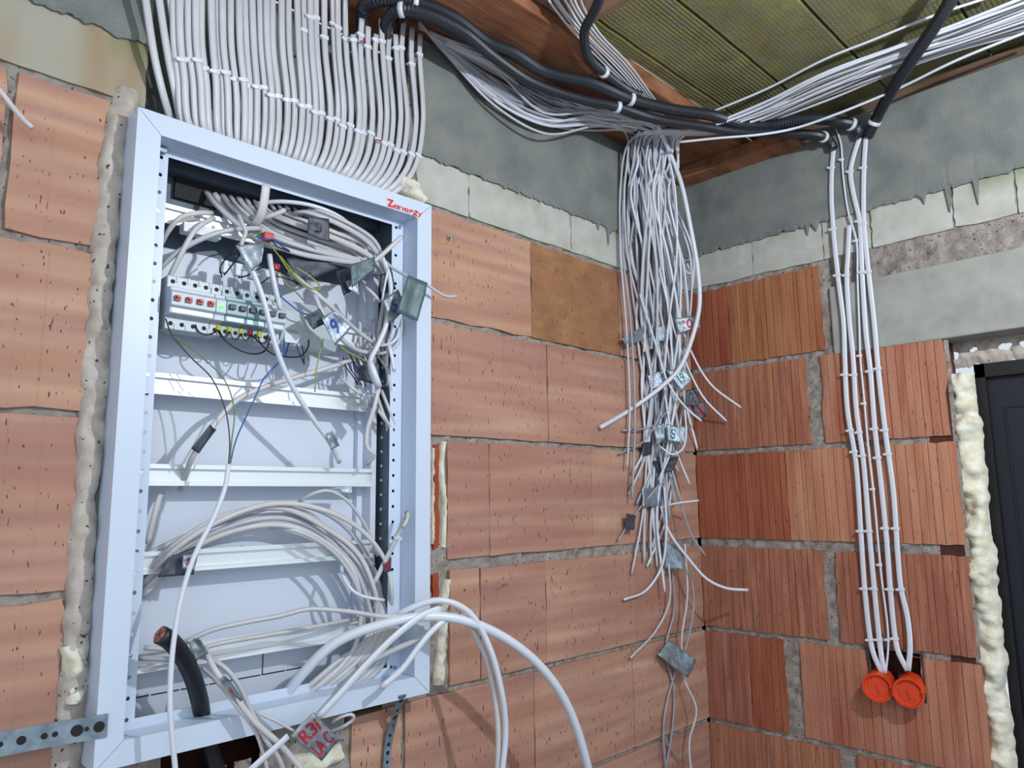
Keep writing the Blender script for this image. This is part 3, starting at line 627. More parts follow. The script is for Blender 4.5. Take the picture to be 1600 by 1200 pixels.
# screw holes on the right wall of the box
g.mk('box_shell', MT['steel'], cab)
g = G(); g.box((bx0+.003, by-.003, bz0+.002), (bx1-.020, by-.001, 1.93)); g.mk('back_panel', MT['panel'], cab)
g = G(); g.box((bx1-.022, .028, bz0+.01), (bx1-.010, by-.004, bz1-.06)); g.box((bx1-.036, by-.016, bz0+.01), (bx1-.022, by-.004, bz1-.06)); g.mk('mounting_upright', MT['panel'], cab)
g = G(); g.box((bx0+.004, .028, bz0+.01), (bx0+.016, by-.004, bz1-.06)); g.mk('mounting_upright', MT['panel'], cab)
zq = bz0+.04
while zq < bz1-.08:
    g = G(); g.cyl((bx1-.0005, .022, zq), (-1, 0, 0), .0028, .002, 8); g.mk('slot', MT['clear'], cab); zq += .028
g = G(); g.cyl((bx1-.0005, .012, 1.655), (-1, 0, 0), .0042, .0012, 12); g.mk('screw_hole', MT['hole'], cab)
# cable entry opening in the box top and dark brush strip
g = G(); g.box((-1.525, .034, bz1-.0035), (-1.20, .064, bz1-.0015)); g.mk('entry_slot', MT['hole'], cab)
g = G(); g.box((-1.525, .060, bz1-.062), (-1.20, .0655, bz1-.022)); g.mk('entry_brush', MT['hole'], cab)
g = G(); g.box((bx0+.003, .045, bz1-.024), (bx1-.003, .066, bz1-.002)); g.mk('top_channel', MT['steel'], cab)
# knock-out seams in the lower back
for (za, xa, xb) in ((1.245, -1.56, -1.18), (1.205, -1.56, -1.25)):
    x = xa
    while x < xb:
        g = G(); g.box((x, by-.0042, za), (min(x+.043, xb), by-.0030, za+.0016)); g.mk('knockout_seam', MT['hole'], cab); x += .046
for xs in (-1.33, -1.41): g = G(); g.box((xs, by-.0042, 1.205), (xs+.0014, by-.003, 1.247)); g.mk('knockout_seam', MT['hole'], cab)
# DIN rails
def rail(z, x0=-1.586, x1=-1.137, y=.020):
    t = .0012
    prof = [(y, z+.0165), (y, z+.0105), (y+.0075, z+.0105), (y+.0075, z-.0105), (y, z-.0105), (y, z-.0165), (y-t, z-.0165), (y-t, z-.0095), (y+.0075-t, z-.0095), (y+.0075-t, z+.0095), (y-t, z+.0095), (y-t, z+.0165)]
    g = G(); n = len(prof)
    vs = [(x0, a, b) for a, b in prof]+[(x1, a, b) for a, b in prof]
    g.add(vs, [(i, n+i, n+(i+1) % n, (i+1) % n) for i in range(n)])
    g.add([(x0, y-.0035, z-.0175), (x1, y-.0035, z-.0175), (x1, y-.0035, z-.0155), (x0, y-.0035, z-.0155), (x0, y, z-.0175), (x1, y, z-.0175), (x1, y, z-.0155), (x0, y, z-.0155)], [(0, 1, 2, 3), (0, 4, 5, 1), (3, 2, 6, 7)])
    g.mk('din_rail', MT['alu'], cab)
for z in (1.972, 1.815, 1.690, 1.546, 1.412, 1.268): rail(z)
# logo
def text_mesh(body, size, extrude=0, offset=0, bold=False, font_shear=0):
    c = bpy.data.curves.new('t', 'FONT'); c.body = body; c.size = size; c.extrude = extrude; c.offset = offset; c.shear = font_shear
    o = bpy.data.objects.new('t', c); COL.objects.link(o); bpy.context.view_layer.update()
    me = bpy.data.meshes.new_from_object(o.evaluated_get(bpy.context.evaluated_depsgraph_get()))
    vs = [v.co.copy() for v in me.vertices]; fs = [tuple(p.vertices) for p in me.polygons]
    bpy.data.objects.remove(o); bpy.data.curves.remove(c); bpy.data.meshes.remove(me); return vs, fs
L0 = pa(605, 321, .055); L1 = pa(659, 338, .055); wlogo = L1.x-L0.x
for body, sz, off0, dx in (('Z', .0205, .0009, 0), ('energy', .0168, .0001, .0128)):
    for off, d, m in ((off0+.0016, .0006, 'logow'), (off0, .0011, 'logo')):
        vs, fs = text_mesh(body, sz, 0, off)
        if body == 'energy':
            xm = max(v.x for v in vs); k = (wlogo-dx)/xm
        else: k = 1.0
        mk('logo_lettering' if m == 'logo' else 'logo_edge', [V((L0.x+dx+v.x*k, YF-d-.0008, L0.z-.001+v.y)) for v in vs], [tuple(reversed(f)) if False else f for f in fs], MT[m], cab)

# ------------------------------------------------------------------ devices on the second rail
DZ = 1.815; DY = .019
def device(x0, nm, label, toggles=0, led=False, m='mcb', clear_=False, cat='breaker'):
    w_ = .0176*nm; e = empty('circuit_breaker' if cat == 'breaker' else 'indicator_module', (x0, DY, DZ)); tag(e, label, cat)
    prof = [(DY, -.043), (-.016, -.043), (-.016, -.024), (-.032, -.021), (-.032, -.012), (-.038, -.009), (-.038, .012), (-.032, .016), (-.032, .021), (-.016, .024), (-.016, .043), (DY, .043)]
    g = G(); g.prism_x([(a, DZ+b) for a, b in prof], x0+.0003, x0+w_-.0003); o = g.mk('housing', MT[m], e); bv = o.modifiers.new('b', 'BEVEL'); bv.width = .0008
    for i in range(nm):
        xc = x0+.0176*(i+.5)
        for s_ in (1, -1):
            g = G(); g.cyl((xc, -.0155, DZ+s_*.034), (0, -1, 0), .0036, .001, 10); g.mk('terminal_hole', MT['hole'], e)
            g = G(); g.box((xc+.0055, -.0150, DZ+s_*.043), (xc+.0085, -.0175, DZ+s_*.034)); g.mk('terminal_rib', MT['mcb'], e)
        if i < toggles:
            g = G(); g.box((xc-.0045, -.0375, DZ-.002), (xc+.0045, -.043, DZ+.006)); g.box((xc-.0025, -.043, DZ+.001), (xc+.0025, -.047, DZ+.005)); g.mk('toggle', MT['ferR'], e)
        elif not led:
            g = G(); g.box((xc-.005, -.0375, DZ-.001), (xc+.005, -.044, DZ+.007)); g.mk('toggle', MT['taped'], e)
    if clear_:
        g = G(); g.box((x0+.003, -.0315, DZ-.0195), (x0+w_-.003, -.0335, DZ-.0125)); g.mk('label_window', MT['clear'], e)
    if led:
        g = G(); g.cyl((x0+.009, -.0375, DZ+.000), (0, -1, 0), .0036, .0022, 14); g.mk('lamp', MT['led'], e)
    return e
X = -1.556
device(X, 4, 'four-pole grey switch with four red toggles at the left end of the breaker row', 4, clear_=True); X += .0704
device(X, 1, 'narrow module with a lit green lamp beside the red toggles', 0, True, cat='indicator'); X += .0176
for lb in ('two-pole blue-grey breaker directly right of the green lamp', 'two-pole breaker in the middle of the row behind the hanging white cable'):
    device(X, 2, lb, 0, m='mcb2', clear_=True); X += .0352
device(X, 2, 'two-pole breaker at the right end of the row near the blank cover', 0, m='mcb', clear_=True); X += .0352
g = G(); g.prism_x([(DY, DZ-.040), (-.012, DZ-.040), (-.02, DZ-.02), (-.02, DZ+.02), (-.012, DZ+.04), (DY, DZ+.04)], X+.002, X+.115)
tag(g.mk('terminal_cover', MT['mcb']), 'plain grey terminal cover right of the breakers, under the blue marked tape', 'terminal cover')
g = G(); q = pa(455, 525, .02); g.add([q+V(v) for v in ((-.012, 0, .012), (.01, 0, .012), (.019, 0, 0), (.01, 0, -.012), (-.012, 0, -.012), (-.012, .01, .012), (.01, .01, .012), (.019, .01, 0), (.01, .01, -.012), (-.012, .01, -.012))], [(0, 4, 3, 2, 1), (0, 1, 6, 5), (1, 2, 7, 6), (2, 3, 8, 7), (3, 4, 9, 8), (4, 0, 5, 9)])
tag(g.mk('end_stop', MT['pvcw']), 'white pointed end stop at the right end of the breaker row', 'end stop')
# ferrules and wires
for i, (x, y, c) in enumerate(((341, 512, 'Y'), (358, 515, 'Y'), (376, 518, 'Y'), (391, 520, 'R'), (405, 522, 'Y'))):
    p = pa(x, y, .016); g = G(); g.cyl(p+V((0, 0, -.006)), (0, 0, 1), .0042, .010, 10)
    lab = ('first yellow sleeve under the breaker row', 'second yellow sleeve under the breaker row', 'third yellow sleeve, just left of the red one', 'single red sleeve among the yellow ones under the breakers', 'yellow sleeve right of the red one')[i]
    tag(g.mk('wire_sleeve', MT['ferY' if c == 'Y' else 'ferR']), lab, 'wire sleeve')
def wire(label, m, w, *pp): return cable(A3(*pp), w, m, label, name='wire', cat='wire', seg=6, step=.008)
wire('black wire loop from the red-toggle switch to the first yellow sleeve', 'wblk', .0028, (305, 507, .015), (310, 518, .02), (322, 523, .022), (334, 520, .02), (340, 515, .018))
wire('short black jumper between the first two yellow sleeves', 'wblk', .0022, (341, 516, .02), (345, 526, .022), (353, 526, .022), (358, 518, .02))
wire('short black jumper between the second and third yellow sleeves', 'wblk', .0022, (359, 518, .02), (364, 529, .022), (372, 530, .022), (376, 521, .02))
wire('short black jumper between the third yellow and the red sleeve', 'wblk', .0022, (377, 521, .02), (382, 532, .022), (388, 531, .022), (391, 523, .02))
wire('short black jumper right of the red sleeve', 'wblk', .0022, (404, 526, .02), (406, 534, .022), (412, 537, .022), (418, 530, .02), (419, 522, .018))
wire('long sagging black wire under the yellow sleeves', 'wblk', .0028, (342, 516, .022), (352, 532, .03), (372, 546, .035), (395, 553, .035), (414, 548, .03), (424, 524, .02))
wire('black wire running right under the breaker row to the blue one', 'wblk', .0028, (393, 524, .022), (404, 534, .03), (424, 552, .03), (444, 557, .03), (470, 556, .025), (482, 540, .02), (478, 510, .01))
wire('dark wire from the breaker row end down to the split white cable', 'wbrn', .0024, (259, 498, .02), (268, 522, .03), (300, 560, .03), (330, 590, .045), (352, 640, .06), (359, 690, .07), (357, 728, .075))
wire('green wire from the left box edge to the split white cable', 'wyg', .0024, (242, 516, .0), (262, 522, .02), (290, 538, .03), (325, 566, .04), (352, 596, .05), (366, 640, .06), (362, 690, .07), (358, 728, .075))
wire('bright blue wire rising from the split white cable to the breakers', 'wblu', .0026, (359, 728, .075), (368, 690, .07), (385, 650, .06), (400, 618, .055), (412, 592, .05), (430, 572, .045), (443, 556, .035), (444, 530, .02))
wire('black wire hanging from the top device down to the breakers', 'wblk', .0024, (374, 385, .03), (352, 405, .03), (344, 420, .03), (347, 433, .02))
wire('black wire curving from the grey tape to the breaker top', 'wblk', .0026, (374, 398, .04), (362, 415, .04), (350, 430, .03))
wire('black wire from behind the grey tape to the right breakers', 'wblk', .0026, (372, 434, .03), (388, 430, .04), (400, 422, .05), (420, 418, .03), (452, 432, .02))
wire('dark wire arching over the middle breakers', 'wblk', .0024, (405, 445, .02), (425, 432, .03), (450, 436, .035), (470, 445, .03), (490, 452, .02))
wire('yellow-green wire looping to the right beside the blue marked tape', 'wyel', .0028, (438, 400, .03), (452, 418, .045), (468, 438, .055), (485, 450, .06), (499, 452, .06), (498, 444, .055), (482, 430, .05), (462, 418, .045))
wire('second yellow-green wire running down to the terminal cover', 'wyel', .0026, (420, 380, .03), (436, 400, .04), (452, 424, .045), (470, 442, .04), (476, 446, .03))
wire('yellow-green wire in front of the right breakers', 'wyel', .0024, (437, 425, .03), (448, 444, .035), (462, 456, .03), (475, 470, .02))
wire('green and yellow wire behind the grey tape at the top left', 'wyg', .0026, (368, 385, .02), (385, 372, .03), (400, 365, .03), (412, 364, .03))
wire('blue wire under the red plug', 'wblu', .003, (400, 369, .03), (412, 374, .035), (426, 374, .035), (440, 384, .03), (452, 392, .025))
wire('dark blue wire beside the red plug', 'wnav', .003, (424, 374, .03), (434, 386, .035), (448, 390, .03), (456, 396, .02))
wire('dark blue wire loop right of the hanging cable', 'wnav', .0026, (430, 403, .03), (446, 412, .04), (458, 424, .04), (462, 438, .035), (474, 436, .03), (484, 426, .03), (490, 434, .03))
wire('blue wire across the breaker fronts to the marked tape', 'wblu', .003, (437, 462, .035), (444, 468, .04), (456, 478, .045), (470, 488, .05), (482, 492, .05))
wire('thin blue wire hanging above the tape wedge', 'wblu', .0022, (474, 408, .01), (474, 420, .012), (476, 430, .01))
wire('cream wire stub under the right end of the breakers', 'wcrm', .0028, (428, 536, .02), (430, 548, .025), (436, 553, .03), (442, 552, .03))
wire('dark blue wire dropping from the right breakers', 'wnav', .0026, (452, 530, .01), (449, 545, .015), (446, 556, .02))
wire('yellow wire hanging from the blue marked tape to the third rail', 'wyel', .0026, (505, 530, .05), (500, 550, .05), (494, 580, .045), (492, 612, .035))
wire('yellow-green wire from the marked tape to the taped joint on the right', 'wyel', .0026, (532, 540, .05), (540, 548, .05), (560, 558, .045), (584, 570, .04))
wire('dark bunch wire under the terminal cover', 'wnav', .0026, (462, 532, .01), (466, 548, .015), (474, 566, .015))
wire('second dark bunch wire under the terminal cover', 'wblk', .0026, (470, 535, .01), (474, 550, .015), (475, 570, .012))
wire('yellow bunch wire under the terminal cover', 'wyel', .0022, (474, 536, .01), (478, 552, .014), (483, 564, .012))
random.seed(3)
for i in range(9):
    a = random.uniform(-.3, .6); x0 = 536+i*5; y0 = 562+random.uniform(-4, 8)
    wire('dark blue strand in the tangle beside the right mounting upright', 'wnav' if i % 2 else 'wblk', .0026, (x0, y0-6, .0), (x0+6+a*8, y0+10, .012), (x0+16, y0+24, .015), (x0+24+a*10, y0+36, .005))['group'] = 'dark blue strands in the right tangle'
g = G(); p = pa(421, 368, .03); g.box(p+V((-.010, 0, -.008)), p+V((.010, .012, .006))); o = g.mk('red_plug', MT['redp']); tag(o, 'red plug behind the upper cable sweep', 'plug'); bv = o.modifiers.new('b', 'BEVEL'); bv.width = .002
g = G(); p = pa(434, 416, .03); g.box(p+V((-.006, 0, -.007)), p+V((.006, .01, .006))); o = g.mk('red_plug', MT['ferR']); tag(o, 'smaller dark red plug over the middle breakers', 'plug'); bv = o.modifiers.new('b', 'BEVEL'); bv.width = .002
g = G(); p = pa(300, 345, .0); g.box(p+V((-.012, 0, -.02)), p+V((.05, .02, -.004))); o = g.mk('bus_module', MT['pvcw']); tag(o, 'white module on the top rail behind the left cables', 'module')
# broad white device carrier behind the upper breakers
g = G(); q0 = pa(268, 395, -.03)
for i in range(6):
    p = pa(352+i*22, 415+i*5, -.01); g = G(); g.box(p+V((-.006, 0, -.012)), p+V((.006, .012, .010))); o = g.mk('terminal_block', MT['pvcw']); bv = o.modifiers.new('b', 'BEVEL'); bv.width = .001
    tag(o, ORD[i]+' small white terminal block from the left behind the breaker tops', 'terminal block', 'white terminal blocks behind the breaker tops')

# ------------------------------------------------------------------ cables inside the cabinet
def cc(label, w, m, *pp, h=None, name='cable', group=None, tip=False, **kw): return cable(A3(*pp), w, m, label, h=h, name=name, group=group, tip=tip, **kw)
random.seed(12)
for i in range(13):
    s = i/12; j = random.uniform(-3, 3); d = random.uniform(-.016, .024)
    pts = [(322+150*s, 300+26*s, -.055), (340+140*s, 322+16*s, -.03+d), (400+94*s+j, 371-42*s+j*2, .0+d), (466+74*s, 396-50*s+j*2, .014+d), (528+58*s, 407-30*s+j, .012+d)]
    if i % 4 != 1: pts += [(578+22*s, 416-6*s+j, .005+d), (600+8*s, 440+j, -.01+d), (606+6*s-(i % 3)*5, 490, -.02+d), (596+10*s-(i % 3)*6, 548, -.03+d)]
    else: pts += [(562+10*s, 408+j, .02)]
    cc('grey-white cable in the sweep from the top entry to the right side of the cabinet', random.choice((.0088, .0104)), 'pvcf' if i % 2 else 'pvc', *pts, group='cables sweeping across the cabinet top', h=.0070, tip=(i % 4 == 1))
cc('upper arched white cable over the sweep inside the cabinet', .0082, 'pvcw', (400, 318, -.03), (440, 315, .0), (490, 322, .015), (535, 342, .02), (570, 378, .02))
cc('short upright flat cable end in front of the cabinet top', .0155, 'pvcf', (398, 352, .02), (408, 335, .04), (413, 312, .05), (416, 289, .055), h=.006)
cc('short cable stub pointing right with bare copper tip near the cabinet top', .009, 'pvc', (392, 340, .0), (412, 340, .03), (432, 334, .04), (445, 328, .045), tip=True)
cc('outer left cable hooking over the top rail', .0088, 'pvcf', (250, 385, -.03), (262, 362, -.01), (282, 340, .005), (308, 333, .01), (331, 333, .0))
cc('inner left cable dropping from the top rail behind the frame', .0088, 'pvcf', (246, 480, -.03), (262, 440, -.01), (284, 395, .008), (306, 358, .012), (334, 340, .0))
cc('long pale arc from the left flange to the grey tape', .009, 'pvc', (244, 425, -.02), (275, 396, .0), (318, 372, .02), (362, 359, .025), (407, 357, .02))
cc('twisted grey cable loop hanging from the sweep into the grey tape', .007, 'pvcf', (372, 335, .03), (378, 348, .045), (384, 362, .05), (378, 380, .055), (380, 405, .06))
cc('white cable running down across the rails to a tape above the fourth rail', .0092, 'pvcw', (384, 405, .06), (398, 432, .06), (412, 470, .06), (432, 545, .06), (456, 602, .055), (490, 656, .04), (516, 692, .03), (530, 722, .01), clips=())
cc('short thick white cable hanging in front of the breakers', .0092, 'pvcw', (421, 398, .05), (424, 420, .055), (430, 450, .055), (438, 484, .05))
cc('white cable passing diagonally under the blue marked tape', .0088, 'pvc', (452, 424, .03), (476, 444, .05), (505, 468, .06), (545, 506, .05), (578, 532, .03), (596, 540, .0))
cc('white cable entering the blue marked tape from above', .0088, 'pvc', (480, 440, .03), (492, 462, .055), (505, 492, .065), (530, 526, .06), (556, 546, .04), (580, 552, .02))
cc('tall white cable in front of the right upright', .0098, 'pvcw', (596, 400, .03), (607, 428, .04), (611, 462, .045), (604, 505, .045), (590, 540, .045), (578, 566, .04), (583, 590, .04), (592, 608, .04))
cc('thick taped cable joint in front of the third rail', .0130, 'pvcw', (578, 566, .042), (586, 588, .05), (592, 604, .045))
cc('flat cable bowing down from the joint to the fourth rail', .0085, 'pvcf', (592, 606, .04), (584, 640, .04), (574, 672, .035), (574, 700, .03), (585, 710, .03), (572, 726, .01), h=.006)
for i, (a, b, c, d) in enumerate((((594, 560), (606, 580), (606, 600), (600, 604)), ((596, 610), (608, 640), (618, 668), (620, 680)), ((588, 615), (600, 650), (612, 672), (617, 692)), ((530, 588), (548, 604), (568, 620), (576, 628)), ((556, 596), (574, 618), (594, 645), (612, 668)), ((570, 610), (590, 640), (604, 660), (606, 678)), ((612, 560), (608, 590), (612, 620), (618, 660)), ((618, 500), (608, 530), (604, 560), (606, 596)))):
    cc('short cable piece in the knot at the right side between second and third rail', .0068, 'pvcf' if i % 2 else 'pvc', (*a, -.01), (*b, .008), (*c, .005), (*d, -.015), group='cable pieces in the right knot')
cc('small curved white cable beside the right flange', .0068, 'pvcw', (624, 512, .015), (620, 528, .02), (608, 538, .015), (590, 540, .0))
cc('second small curved white cable beside the right flange', .0068, 'pvc', (628, 500, .01), (622, 535, .02), (606, 550, .015), (588, 553, .0))
cc('white flat cable end hanging over the right flange holes', .0085, 'pvcw', (608, 540, .02), (613, 560, .025), (616, 580, .025), h=.005)
for i in range(6):
    x = 562+i*7; cc('short vertical cable end behind the blue marked tape', .006, 'pvc' if i % 2 else 'pvcf', (x, 500+(i % 3)*14, -.02), (x+1, 525, -.005), (x+2, 560+(i % 2)*8, -.01), group='vertical cable ends behind the marked tape')
cc('diagonal cable end rising over the right flange above the dark tape', .0092, 'pvcf', (570, 418, .04), (590, 404, .055), (608, 388, .06), (627, 370, .07), tip=True)
cc('long cable reaching out over the right frame with its end on the bricks', .0062, 'pvc', (560, 378, .01), (590, 398, .02), (615, 420, .04), (640, 433, .07), (664, 443, .08), (680, 454, .08), (697, 463, .08), (714, 463, .08))
cc('short cable end crossing under the green-grey tape', .0068, 'pvc', (570, 448, .02), (582, 458, .03), (594, 472, .03))
cc('thin bright cable beside the tall white cable', .0045, 'pvcw', (607, 418, .05), (604, 432, .05), (600, 452, .045), (597, 470, .04))
cc('pale cable slanting left across the third rail to a small tape', .0092, 'pvcf', (556, 560, .0), (515, 574, .01), (460, 590, .015), (410, 606, .02), (372, 624, .02), (345, 650, .02), (322, 682, .02), (302, 712, .01), (290, 742, -.02), (282, 765, -.04))
cc('long white cable hanging down the left side past the bottom frame', .0078, 'pvcw', (357, 725, .078), (352, 760, .08), (334, 808, .085), (304, 868, .09), (284, 930, .095), (273, 990, .10), (267, 1050, .105), (266, 1110, .11), (275, 1215, .11), (283, 1340, .1), (270, 1480, .09))
cc('short flat cable standing at the left behind the flange', .009, 'pvcf', (230, 850, -.045), (240, 810, -.04), (250, 775, -.045), (254, 769, -.05), h=.004)
F = [([(222, 915), (262, 868), (335, 818), (430, 787), (520, 802), (575, 838), (605, 884), (612, 925), (609, 968)], .02),
     ([(222, 900), (275, 850), (350, 806), (440, 794), (510, 826), (560, 866), (586, 925), (592, 992)], .012),
     ([(222, 885), (300, 834), (390, 797), (470, 800), (530, 846), (574, 900), (589, 958), (577, 1012), (522, 1062), (468, 1092)], .006),
     ([(222, 925), (300, 858), (380, 826), (450, 822), (512, 850), (550, 890), (564, 950), (554, 1012), (500, 1070), (450, 1100)], .016),
     ([(222, 908), (300, 850), (400, 812), (470, 816), (540, 868), (572, 930), (580, 998), (545, 1042), (482, 1086)], .0),
     ([(222, 932), (290, 868), (370, 816), (450, 806), (520, 832), (562, 884), (590, 950), (596, 1000), (560, 1050), (500, 1088)], -.01),
     ([(222, 870), (290, 838), (380, 805), (460, 788), (530, 815), (580, 880), (600, 950), (600, 1010), (570, 1055)], -.02)]
FL = ['uppermost', 'second', 'third', 'front', 'fifth', 'lowest', 'rearmost']
for (pp, o), lb in zip(F, FL):
    n = len(pp); cc('%s cable of the big loop arching from lower left to the right side' % lb, .0092, 'pvcf' if o > .01 else 'pvc', *[(x, y, -.035+(o+.035)*min(1, i/2, (n-1-i)/1.5+.4)) for i, (x, y) in enumerate(pp)], h=.007)
cc('thin white cable arch above the big loop under the foil tag', .0065, 'pvc', (466, 785, -.02), (490, 771, .0), (515, 767, .005), (545, 785, .01), (575, 830, .01), (590, 868, .0))
cc('thin inner cable end curling to a cut tip right of the loop shadows', .0062, 'pvcw', (533, 880, .0), (536, 900, .02), (550, 922, .035), (565, 931, .04), (600, 938, .045))
cc('thin inner cable of the loop ending behind the lower rail', .0065, 'pvc', (420, 823, .0), (470, 832, .02), (520, 862, .03), (552, 905, .03), (566, 955, .02), (570, 990, .0))
for i in range(9):
    cc('cable turning from the right side down into the lower left of the cabinet', .0108, 'pvcf' if i % 2 else 'pvc', (588+i*3, 895+i*5, -.03), (586+i*4, 955+i*3, -.01+.004*i), (572+i*5, 1000, .005+.004*i), (526+i*8, 1036+i*1.5, .012), (474+i*11, 1080-i*1.5, .004), (428+i*14, 1118-i*4, -.03), group='cables turning at the lower right', h=.0068)
for i in range(4):
    cc('white cable end tucked behind the lower right flange', .007, 'pvcw', (600+i*4, 985+i*4, -.01), (606+i*3, 1010, .0), (596+i*6, 1036, -.0), (574+i*8, 1050+i*3, -.02), group='cable ends behind the lower right flange')
cc('hooked flat cable end standing out over the right flange with a clip', .0092, 'pvcf', (584, 912, .01), (600, 880, .02), (616, 848, .035), (630, 815, .05), (636, 800, .055), (636, 812, .065), (630, 824, .068), h=.006, clips=((None, 838),))
cc('white flat cable end with a round loop below the frame', .0062, 'pvcw', (519, 1128, .03), (532, 1120, .045), (548, 1116, .05), (553, 1122, .045), (540, 1133, .035), (515, 1142, .0))
cc('very thick white round cable leaving the cabinet over the lower right corner', .0175, 'pvcw', (432, 1108, -.02), (468, 1058, .02), (525, 1004, .055), (600, 975, .09), (675, 963, .12), (740, 974, .15), (800, 1004, .17), (852, 1050, .18), (890, 1110, .18), (922, 1215, .17), (938, 1330, .15), (940, 1480, .13), seg=16)
cc('medium white cable arching over the frame and hanging down outside', .0115, 'pvcw', (600, 975, .06), (642, 950, .1), (688, 938, .13), (732, 956, .15), (764, 1010, .16), (783, 1078, .16), (790, 1140, .15), (783, 1220, .14), (772, 1330, .12), (775, 1460, .10), seg=12)
cc('second medium cable hanging inside the arch outside the frame', .0105, 'pvcf', (560, 985, .05), (620, 968, .08), (680, 958, .115), (724, 968, .13), (752, 1010, .14), (770, 1070, .145), (778, 1140, .14), (776, 1220, .13), (768, 1320, .12), (755, 1430, .11), seg=12)
cc('thin white cable crossing the whole cabinet above the lowest rail', .0080, 'pvc', (288, 1004, .05), (330, 985, .055), (380, 973, .06), (440, 962, .065), (480, 952, .07), (540, 955, .08), (600, 963, .09), (650, 961, .10), (690, 956, .105))
cc('thin cable lying along the lowest rail', .0072, 'pvcf', (225, 1012, .005), (300, 1016, .02), (345, 1005, .025), (430, 990, .02), (520, 974, .0), (560, 966, -.02))
cc('white flat cable rising from the marked tape to the right frame', .0125, 'pvcw', (496, 1122, .085), (530, 1086, .095), (575, 1036, .105), (622, 990, .115), (660, 962, .12), (690, 950, .125), h=.006)
cc('white cable end with a straight cut hanging over the lower frame', .0118, 'pvcw', (596, 1074, .10), (628, 1046, .11), (655, 1010, .12), (676, 985, .125), (700, 966, .13), (718, 957, .13), h=.009)
cc('grey cable behind the cut end crossing the right flange', .0110, 'pvcf', (560, 1042, .02), (610, 1018, .05), (650, 1000, .07), (680, 982, .085))
cc('left white cable crossing the frame bottom beside the black cable', .0080, 'pvc', (216, 1028, -.01), (270, 1030, .02), (318, 1026, .05), (352, 1044, .07), (374, 1072, .08), (388, 1102, .08), (412, 1150, .085), (438, 1190, .085), (446, 1220, .08))
cc('taped white cable running over the frame bottom towards the marked tape', .0095, 'pvcf', (318, 1012, .05), (338, 1050, .075), (362, 1082, .085), (398, 1128, .09), (438, 1164, .09), (478, 1210, .09))
cc('thin grey cable under the taped one', .0062, 'pvcf', (316, 1044, .0), (340, 1066, .04), (372, 1106, .07), (398, 1140, .075), (412, 1180, .075), (420, 1215, .07))
cc('flat cut cable end lying across the lower frame', .0100, 'pvcw', (388, 1206, .09), (412, 1184, .095), (436, 1163, .10), (450, 1150, .10), h=.0035)
cc('thin grey cable from the frame bottom to the marked tape', .0045, 'pvcf', (398, 1112, .06), (430, 1126, .07), (462, 1144, .08))
# heavy black cable with copper end
bc = [pa(x, y, o) for x, y, o in ((250, 992, .085), (262, 998, .083), (282, 1020, .07), (300, 1055, .045), (312, 1095, .02), (318, 1130, .0), (330, 1170, -.01), (350, 1240, -.01))]
o = cable(bc, .0255, 'black', 'thick black cable with a cut copper end in the lower left of the cabinet', seg=20)
d = (bc[0]-bc[1]).normalized(); g = G(); g.cyl(bc[0]-d*.0005, d, .0108, .0018, 24)
cp = g.mk('copper_core', MT['copper'], o)
a = d.orthogonal().normalized(); b = d.cross(a); g = G()
for i in range(5):
    t = 2*pi*i/5+.4; e = a*cos(t)+b*sin(t); f_ = d.cross(e)*.0006; q = bc[0]+d*.0016
    g.add([q-f_, q+f_, q+e*.0100+f_, q+e*.0100-f_, q-f_-d*.001, q+f_-d*.001, q+e*.01+f_-d*.001, q+e*.01-f_-d*.001], [(0, 1, 2, 3), (0, 4, 5, 1), (1, 5, 6, 2), (2, 6, 7, 3), (3, 7, 4, 0)])
g.mk('core_seam', MT['wbrn'], o)
cable([pa(-25, 118, .03), pa(0, 142, .03), pa(14, 160, .03), pa(32, 182, .035), pa(50, 200, .04)], .0078, 'pvcf', 'loose white cable end sticking in from the left over the top left brick', tip=False)

